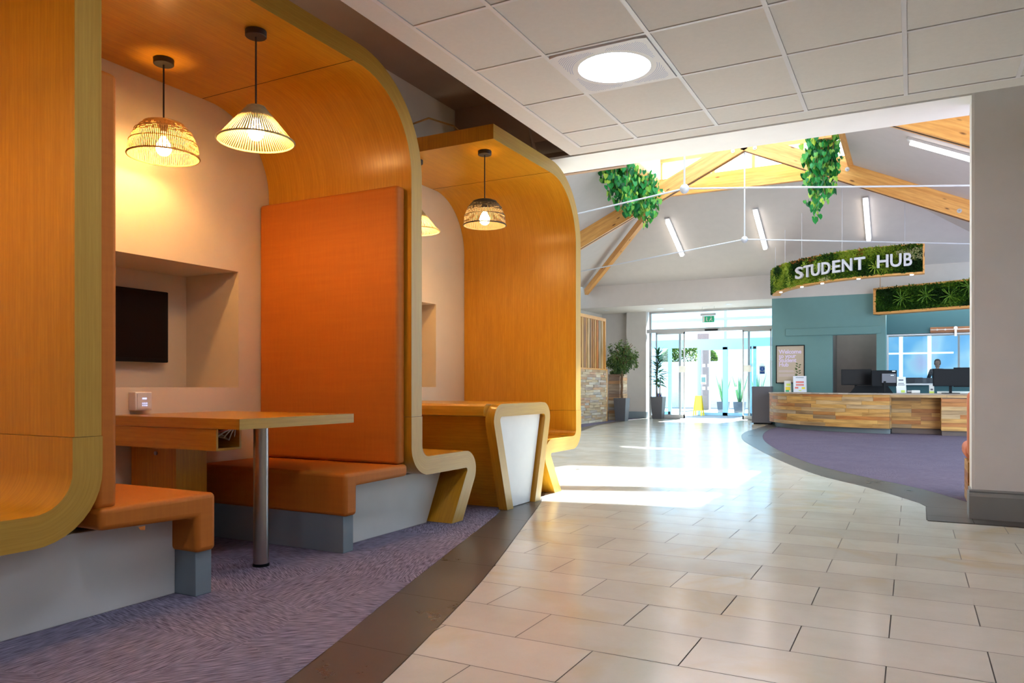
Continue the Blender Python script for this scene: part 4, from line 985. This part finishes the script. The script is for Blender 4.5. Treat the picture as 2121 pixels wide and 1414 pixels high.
# fascia row, full length
s_=0; full=DC+[(1.9,16.1)]; FL=plen(full)
while s_<FL:
    e=min(s_+random.uniform(.5,1.2),FL)
    if FL-e<.2: e=FL
    if not(s_<TL-.01<e-.01) : pass
    else: e=TL
    obj('plank',curved(resample(full,s_+.0015,e-.0015,max(2,int((e-s_)/.12))),.003,.02,.701,.752),M['pal'],t); s_=e
# recess & right block
for r in range(rows):
    a=z0+r*rh; x=-.36
    obj('plank',B(-.375,-.36,16.13,16.52,a+.001,a+rh-.001,ax=1),M['pal'],t)
    while x<.48:
        e=x+random.choice((.84,.5,.34)); e=min(e,.48)
        if .48-e<.12:e=.48
        obj('plank',B(x+.001,e-.001,16.50-random.uniform(0,.004),16.52,a+.001,a+rh-.001,ax=0),M['pal'],t); x=e
    x=.47
    while x<1.9:
        e=min(x+random.uniform(.3,.8),1.9)
        obj('plank',B(x+.001,e-.001,16.08-random.uniform(0,.004),16.1,a-.015+.001,a-.015+rh-.001,ax=0),M['pal'],t); x=e
    obj('plank',B(.465,.48,16.1,16.5,a+.001,a+rh-.001,ax=1),M['pal'],t)
obj('carcass',MB().box(-.36,.47,16.53,16.6,0,.7).box(.48,1.9,16.11,16.6,.0,.7),M['dkroom'],t)
DI=dcurve(.12); obj('plinth',curved(DI,.0,.05,0,.105),M['grey'],t)
obj('plinth',MB().box(-.42,.50,16.60,16.63,0,.105).box(.50,1.9,16.2,16.24,0,.10).box(-.42,-.39,16.22,16.6,0,.105),M['grey'],t)
O=dcurve(-.015); I=dcurve(.85)
m=MB()
for a,b,c,d in zip(O,O[1:],I,I[1:]):
    m.face([(*a,.775),(*c,.775),(*d,.775),(*b,.775)][::-1]); m.face([(*a,.753),(*b,.753),(*b,.775),(*a,.775)]); m.face([(*a,.753),(*c,.753),(*d,.753),(*b,.753)]); m.face([(*c,.753),(*c,.775),(*d,.775),(*d,.753)])
m.box(-.38,1.9,16.085,16.95,.753,.775)
obj('counter_top',m,M['pal2'],t)
# grey box unit
t=thing('storage_unit','plain slate grey cabinet between the entrance and the desk','cabinet',(-3.3,19.5,0))
obj('body',B(-3.44,-2.99,18.9,19.18,.03,.91),M['dbox'],t,bevel=.008); obj('base',B(-3.40,-3.0,18.92,19.16,0,.03),M['black'],t)
# desk items
def monitor(cx,cy,zb,w,h,rz,label,back=False,dz=.0):
    t=thing('desktop_monitor',label,'monitor',(cx,cy,.775),'monitors on the reception desk')
    c,s_=math.cos(rz),math.sin(rz); U=(c,s_,0); V=(-s_,c,0)
    P=lambda u,v,z:(cx+U[0]*u+V[0]*v,cy+U[1]*u+V[1]*v,z)
    zc=zb+h/2
    obj('casing',MB().obox(P(0,0,zc),U,V,(0,0,1),w/2,.02,h/2),M['black'],t,bevel=.004)
    sgn=1 if back else -1
    obj('screen',MB().obox(P(0,.0205*sgn,zc+.005),U,V,(0,0,1),w/2-.012,.001,h/2-.018),M['screen'],t)
    obj('stand',MB().obox(P(0,-.035*sgn*1,(zb+.1+.79)/2),U,V,(0,0,1),.022,.012,(zb+.1-.79)/2+.0),M['black'],t)
    obj('stand_base',MB().obox(P(0,-.02*sgn,.783),U,V,(0,0,1),.13,.09,.007),M['black'],t)
    if back:
        obj('rear_hump',MB().obox(P(.08,-.03,zc),U,V,(0,0,1),.13,.012,.09),M['dbox'],t); obj('sticker',MB().obox(P(.14,-.043,zc+.055),U,V,(0,0,1),.03,.001,.008),M['paper'],t); obj('sticker',MB().obox(P(w/2-.06,-.021,zc+h/2-.02),U,V,(0,0,1),.03,.001,.01),M['paper'],t)
monitor(-1.02,17.0,.935,.57,.325,.27,'wide black monitor on the desk in front of the dark doorway')
monitor(-.50,16.68,.915,.47,.315,.35,'black monitor seen from behind, right beside the doorway one',True)
monitor(.64,16.42,.915,.62,.325,.28,'black monitor in front of the office window')
monitor(1.02,17.2,.90,.62,.38,.1,'dark monitor behind, cut off by the wall edge',True)
def wedge(cx,cy,w,h,rz,mat,par,name,z=.776,lean=.1,th=.012):
    c,s_=math.cos(rz),math.sin(rz); U=Vector((c,s_,0)); V=Vector((-s_,c,0)); up=(Vector((0,0,1))+V*lean).normalized(); n=U.cross(up)
    return obj(name,MB().obox(Vector((cx,cy,z))+up*h/2,U,n,up,w/2,th/2,h/2),mat,par)
t=thing('riser','dark angled monitor riser on the desk','stand',(-.78,17.0,.776)); m=MB()
m.face([(-1.13,16.85,.777),(-.35,17.13,.777),(-.45,17.12,.93),(-1.02,16.92,.93)]); m.face([(-1.13,16.87,.777),(-1.02,16.94,.93),(-.45,17.14,.93),(-.35,17.15,.777)]); m.face([(-1.02,16.92,.93),(-.45,17.12,.93),(-.45,17.14,.93),(-1.02,16.94,.93)]); obj('panel',m,M['black'],t)
def leaflet(x,y,w,h,rz,base,prints,label):
    t=thing('leaflet_holder',label,'leaflet holder',(x,y,.776)); wedge(x,y,w,h,rz,base,t,'sheet'); c,s_=math.cos(rz),math.sin(rz)
    for (u,v,pw,ph,mt) in prints:
        U=Vector((c,s_,0)); V=Vector((-s_,c,0)); up=(Vector((0,0,1))+V*.1).normalized(); n=U.cross(up); obj('print',MB().obox(Vector((x,y,.776))+up*(v*h)+U*(u*w)+n*.007,U,n,up,pw*w/2,.001,ph*h/2),M[mt],t)
leaflet(-2.62,18.97,.16,.27,.45,M['paper'],[(0,.3,.7,.3,'yellow'),(.1,.65,.6,.2,'lime'),(-.1,.1,.5,.15,'greenc')],'yellow and green leaflets in a clear stand at the desk end')
leaflet(-2.34,18.90,.30,.38,.35,M['bar'],[(0,.62,.6,.11,'red'),(0,.45,.6,.11,'red'),(-.25,.27,.25,.11,'red'),(.25,.25,.25,.12,'yellow'),(0,.1,.2,.05,'lime'),(0,.9,.6,.03,'teald')],'pale card stand with coloured labels beside the leaflets')
leaflet(-.20,17.3,.20,.33,.5,M['paper'],[(.15,.1,.4,.15,'lime'),(0,.5,.7,.04,'dbox'),(0,.6,.6,.04,'dbox'),(0,.8,.5,.08,'dbox')],'leaflet rack beside the rear-facing monitor')
leaflet(.33,16.85,.085,.165,.2,M['paper'],[(0,.12,.95,.22,'lime'),(0,.45,.5,.2,'dbox')],'small white card stand with a green foot on the desk')
tag(obj('paper_stack',B(-.02,.13,16.7,16.9,.777,.835),M['paper'],bevel=.01),'white paper box on the desk between the monitors','paper')
tag(obj('document_tray',B(.42,1.0,16.75,16.9,.777,.815),M['paper'],bevel=.004),'low white tray on the desk behind the monitor','tray')
t=thing('card_reader','small card reader on the desk by the leaflet rack','device',(-.06,16.6,.777)); obj('body',B(-.10,-.01,16.95,17.02,.777,.835),M['dbox'],t); obj('screen',B(-.09,-.02,16.948,16.95,.80,.83),M['alu'],t)
# poster
t=thing('welcome_poster','framed tan welcome poster on the teal wall','poster',(-2.6,YW-.02,1.45))
obj('frame',MB().box(-2.925,-2.905,YW-.03,YW,.985,1.90).box(-2.29,-2.27,YW-.03,YW,.985,1.90).box(-2.925,-2.27,YW-.03,YW,.985,1.005).box(-2.925,-2.27,YW-.03,YW,1.88,1.90),M['black'],t)
obj('print',B(-2.905,-2.29,YW-.012,YW,1.005,1.88),M['poster'],t)
def text(s_,size,loc,rot,mat,par,name,ext=.002,bold=0,spacing=1.0,loc_rel=None):
    cu=bpy.data.curves.new('t','FONT'); cu.body=s_; cu.size=size; cu.extrude=ext; cu.offset=bold; cu.space_character=spacing; cu.resolution_u=3
    ob=bpy.data.objects.new('t',cu); link(ob); dg=bpy.context.evaluated_depsgraph_get(); me=bpy.data.meshes.new_from_object(ob.evaluated_get(dg)); bpy.data.objects.remove(ob); bpy.data.curves.remove(cu)
    me.materials.clear(); me.materials.append(mat); o=bpy.data.objects.new(name,me); link(o); o.parent=par
    w_=Vector(par.get('_w',(0,0,0))); o.location=Vector(loc)-w_; o.rotation_euler=rot; return o
for k,s_ in enumerate(('Welcome','to your','Student','Hub')): text(s_,.135,(-2.86,YW-.014,1.70-.103*k),(R(90),0,0),M['lilac'],t,'lettering',.001,.003,.95)
m=MB()
for z_ in (1.29,1.26,1.19,1.16): m.box(-2.86,-2.86+random.uniform(.3,.38),YW-.0135,YW-.012,z_,z_+.006)
obj('small_print',m,M['lilac'],t)
m=MB()
for k in range(16): m.leaf((-2.42+.01*math.sin(k),YW-.0135,1.02+.028*k),(random.choice((-1,1)),0,.4),.07,.04,.3,up=(0,1,0))
obj('sprig',m,M['ficus'],t)
# ================================================================ HANGING GREEN SIGNS
def moss(m,O,z0,z1,n,depth=.05,cols=None):
    L=plen(O)
    for i in range(n):
        s_=random.uniform(0,L); z=random.uniform(z0,z1); P=resample(O,s_,min(s_+.02,L),1); a,b=Vector(P[0]),Vector(P[1]); d=(b-a)
        d=d.normalized() if d.length>1e-5 else Vector((1,0)); nn=Vector((d.y,-d.x))
        v=noise.noise(Vector((s_*2.2,z*3,1)))*.5+.5; w_=noise.noise(Vector((s_*7,z*7,5)))*.5+.5
        tone=min(.8,max(0,(v-.5)*1.9+.36+random.gauss(0,.17)))
        c1=noise.noise(Vector((s_*1.7+9,z*2.5,3)))
        if c1>.42 and random.random()<.6: tone=.9
        if z>z0+(z1-z0)*.78 and noise.noise(Vector((s_*3,z*4,8)))>.2 and random.random()<.5: tone=1.
        dep=.02+.05*v*random.random()
        dirn=Vector((nn.x+random.gauss(0,.5),nn.y+random.gauss(0,.5),random.gauss(.1,.6)))
        m.leaf((a.x+nn.x*dep*.3,a.y+nn.y*dep*.3,z),dirn,.03+.04*random.random(),.016+.02*random.random(),tone)
def fern(m,c,nn,r,k=11):
    for i in range(k):
        a=i*2*PI/k+random.uniform(-.2,.2); up=Vector((0,0,1)); sd=Vector((-nn.y,nn.x,0)); d=sd*math.cos(a)+up*math.sin(a)
        for q in range(5):
            p=Vector(c)+nn*(.06+.03*math.sin(q))+d*r*(q/5); m.leaf(p,d+nn*.4,r*.45,.022,.62+random.uniform(-.1,.15))
t=thing('hanging_sign','curved timber framed moss sign reading STUDENT HUB','sign',(-1,17,3.03))
SZ0,SZ1=3.03,3.60
SP=[(p[0],p[1]) for p in dcurve(.085)][1:]; SP=SP+[(.17,16.165)]
SL_=plen(SP)
obj('bottom_board',curved(SP,.02,.16,SZ0,SZ0+.035),M['pine'],t); obj('top_board',curved(SP,.02,.16,SZ1-.03,SZ1),M['pine'],t)
obj('back_panel',curved(SP,-.02,.14,SZ0+.03,SZ1-.03),M['soil'],t); obj('end_board',B(.17,.20,16.12,16.32,SZ0,SZ1,ax=2),M['pine'],t)
m=MB(); moss(m,SP,SZ0+.04,SZ1-.01,22000); 
for i in range(8):
    s_=random.uniform(.3,SL_-.2); P=resample(SP,s_,s_+.02,1); d=(Vector(P[1])-Vector(P[0])).normalized(); fern(m,(P[0][0],P[0][1],random.uniform(SZ0+.12,SZ1-.12)),Vector((d.y,-d.x,0)),.13)
o=obj('moss',m,M['moss'],t); o['kind']='stuff'
# letters placed along the curve by their position in the photograph's reading order
SLs=[0]
for a,b in zip(SP,SP[1:]): SLs.append(SLs[-1]+math.dist(a,b))
def s_at(pxx,z=3.3):
    best=None
    for k in range(900):
        s_=SL_*k/899; P=resample(SP,s_,min(s_+.01,SL_),1)[0]; q=px(P[0],P[1]-.08,z)
        e=abs(q[0]-pxx)
        if s_>.8 and (best is None or e<best[0]): best=(e,s_)
    return best[1]
LET=[('S',1655,1671),('T',1672,1687),('U',1687,1705),('D',1708,1726),('E',1730,1746),('N',1749,1770),('T',1773,1796),('H',1818,1842),('U',1844,1868),('B',1872,1890)]
for ch,a,b in LET:
    sa,sb=s_at(a),s_at(b); P=resample(SP,sa,sb,1); p0,p1=Vector(P[0]),Vector(P[1]); d=(p1-p0); ang=math.atan2(d.y,d.x); nn=Vector((d.normalized().y,-d.normalized().x))
    o=text(ch,.34,(0,0,0),(R(90),0,ang),M['letter'],t,'letter',.018,.007)
    xs=[v.co.x for v in o.data.vertices]; w0=max(xs)-min(xs); sx=d.length/w0
    base=p0+nn*.10; o.scale=(sx,1,1); o.location=Vector((base.x-min(xs)*sx*math.cos(ang),base.y-min(xs)*sx*math.sin(ang),3.185))-Vector((-1,17,3.03))
for k,pxx in enumerate((1622,1655,1698,1775,1888)):
    s_=s_at(pxx,3.03) if pxx>1650 else .8+.1*k; P=resample(SP,s_,s_+.02,1); d=(Vector(P[1])-Vector(P[0])).normalized(); c=Vector(P[0])-Vector((d.y,-d.x))*.06
    obj('spotlight',MB().lathe((c.x,c.y,SZ0),[(.0001,-.012),(.028,-.012),(.035,0)],14),M['spot'],t)
m_=0
for f in (.12,.27,.42,.66,.93):
    P=resample(SP,SL_*f,SL_*f+.01,1)[0]; zt=ZE+SL*(YW-P[1]-.07)
    zt=min(zt,rp(P[0]))
    obj('suspension_rod',MB().tube([(P[0],P[1]+.07,SZ1-.01),(P[0],P[1]+.07,zt-.005)],.006,6),M['letter'],t)
t=thing('hanging_planter','second timber framed moss panel over the office window','green wall panel',(.1,18.4,2.52))
S2=[(-.77,18.82),(1.35,17.95)]; 
d=(Vector(S2[1])-Vector(S2[0])).normalized(); nn=Vector((d.y,-d.x)); A0,B0=2.52,3.11
obj('bottom_board',curved(resample(S2,0,plen(S2),3),.03,.25,A0,A0+.05),M['pine'],t); obj('top_board',curved(resample(S2,0,plen(S2),3),.03,.25,B0-.04,B0),M['pine'],t)
obj('back_panel',curved(resample(S2,0,plen(S2),3),-.02,.25,A0+.05,B0-.04),M['soil'],t)
obj('end_board',curved(resample(S2,0,.06,1),.03,.25,A0,B0),M['pine'],t)
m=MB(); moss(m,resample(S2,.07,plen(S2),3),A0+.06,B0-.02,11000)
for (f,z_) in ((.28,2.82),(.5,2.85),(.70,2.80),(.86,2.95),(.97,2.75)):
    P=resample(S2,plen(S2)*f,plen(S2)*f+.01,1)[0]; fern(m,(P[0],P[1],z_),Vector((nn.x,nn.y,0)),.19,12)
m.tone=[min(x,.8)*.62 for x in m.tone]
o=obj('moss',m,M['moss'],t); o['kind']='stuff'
for f in (.06,.9):
    P=resample(S2,plen(S2)*f,plen(S2)*f+.01,1)[0]; obj('suspension_rod',MB().tube([(P[0],P[1]+.1,B0),(P[0],P[1]+.1,min(ZE+SL*(YW-P[1]-.1),rp(P[0]))-.005)],.008,6),M['pal2'],t)
# ================================================================ RIGHT BANQUETTE
t=thing('banquette','coral padded banquette with timber end beside the wall corner','bench',(1.1,6.9,0))
obj('end_panel',B(.385,.41,6.72,6.80,0,.82,ax=2),M['pal'],t); obj('back_board',B(.41,2.2,6.72,6.78,0,.82),M['pal'],t)
obj('back_cushion',B(.375,2.2,6.80,6.93,.36,.875),M['fab2'],t,bevel=.045,seg=5)
obj('seat_cushion',B(.365,2.2,6.93,7.42,.33,.46),M['fab2'],t,bevel=.05,seg=5)
for r in range(4): obj('plank',B(.38,2.2,6.86,7.30,.0+r*.08,.078+r*.08),M['pal'],t)
# ================================================================ PERSON behind the office window
def skin_body(name,pts,edges,rad,mat,par,loc):
    me=bpy.data.meshes.new(name); me.from_pydata([tuple(Vector(p)) for p in pts],edges,[]); o=bpy.data.objects.new(name,me); link(o); o.parent=par
    sk=o.modifiers.new('skin','SKIN'); sk.use_smooth_shade=True
    for i,v in enumerate(me.skin_vertices[0].data): v.radius=(rad[i],rad[i]*(.7 if i in (0,1,2) else 1)); v.use_root=(i==0)
    ss=o.modifiers.new('sub','SUBSURF'); ss.levels=1; ss.render_levels=2; me.materials.append(mat); return o
PX,PY=.64,25.2
t=thing('person','person in dark clothing seen behind the office window','person',(PX,PY,0))
pts=[(0,0,.93),(0,0,1.12),(0,0,1.33),(0,0,1.43),(-.16,0,1.37),(-.24,-.03,1.10),(-.22,-.16,.90),(.16,0,1.37),(.24,-.03,1.10),(.22,-.16,.90),(-.09,0,.88),(-.10,0,.48),(-.10,.02,.08),(.09,0,.88),(.10,0,.48),(.10,.02,.08),(-.10,-.1,.05),(.10,-.1,.05)]
skin_body('clothed_body',pts,[(0,1),(1,2),(2,3),(2,4),(4,5),(5,6),(2,7),(7,8),(8,9),(0,10),(10,11),(11,12),(0,13),(13,14),(14,15),(12,16),(15,17)],[.15,.14,.15,.06,.065,.05,.035,.065,.05,.035,.09,.065,.05,.09,.065,.05,.04,.04],M['navy'],t,None)
def local(mb): 
    return mb
w_=(PX,PY)
m=MB(); m.lathe((PX,PY,1.575),[(.0001,-.12),(.045,-.115),(.062,-.08),(.074,-.02),(.078,.03),(.07,.08),(.04,.11),(.0001,.12)],18); m.tube([(PX,PY,1.40),(PX,PY,1.48)],.045,10); m.tube([(PX,PY-.07,1.56),(PX,PY-.092,1.545),(PX,PY-.075,1.535)],.012,6)
m.lathe((PX-.08,PY,1.57),[(.0001,-.03),(.012,0),(.0001,.03)],8); m.lathe((PX+.08,PY,1.57),[(.0001,-.03),(.012,0),(.0001,.03)],8)
for s_ in (-1,1):
    for k in range(4): m.tube([(PX+s_*.22+.012*(k-1.5),PY-.16,.90),(PX+s_*.22+.014*(k-1.5),PY-.22,.86),(PX+s_*.22+.014*(k-1.5),PY-.235,.82)],.008,6)
    m.tube([(PX+s_*.19,PY-.17,.89),(PX+s_*.17,PY-.20,.86)],.009,6)
obj('head_and_hands',m,M['skin'],t,smooth=60)
m=MB(); m.lathe((PX,PY+.012,1.60),[(.082,-.06),(.086,0),(.080,.06),(.05,.10),(.0001,.112)],18); obj('hair',m,M['hair'],t,smooth=60)
# office furniture in front of the person (silhouettes through the glass)
t=thing('office_desk','teal-topped office desk behind the window','desk',(.6,23.2,0)); obj('desktop',B(-1.1,2.5,22.9,23.7,.72,.75),M['teald'],t)
for x in (-1.05,2.4): obj('leg',B(x,x+.05,22.95,23.65,0,.72),M['alu'],t)
for x,lab in ((-.35,'grey monitor on the office desk, left'),(.28,'small dark monitor on the office desk, centre')):
    t=thing('office_monitor',lab,'monitor',(x,23.3,.75)); obj('casing',B(x-.22,x+.22,23.3,23.34,.86,1.14),M['dbox'],t,bevel=.004); obj('stand',B(x-.03,x+.03,23.34,23.36,.752,.95),M['black'],t); obj('stand_base',B(x-.1,x+.1,23.28,23.42,.75,.76),M['black'],t)
for x,y,lab in ((.05,24.2,'dark swivel chair back behind the office monitors'),(1.1,24.2,'second dark chair back right of the person')):
    t=thing('office_chair',lab,'chair',(x,y,0)); obj('backrest',B(x-.22,x+.22,y,y+.07,.65,1.16),M['dbox'],t,bevel=.03,seg=3); obj('seat',B(x-.24,x+.24,y-.48,y,.45,.53),M['dbox'],t,bevel=.03,seg=3); obj('column',MB().tube([(x,y-.24,.08),(x,y-.24,.45)],.03,10),M['black'],t)
    m=MB()
    for k in range(5): a=k*1.257; m.tube([(x,y-.24,.09),(x+.28*math.cos(a),y-.24+.28*math.sin(a),.04)],.02,6)
    obj('base',m,M['black'],t)
for o in bpy.data.objects:
    if '_w' in o: del o['_w']
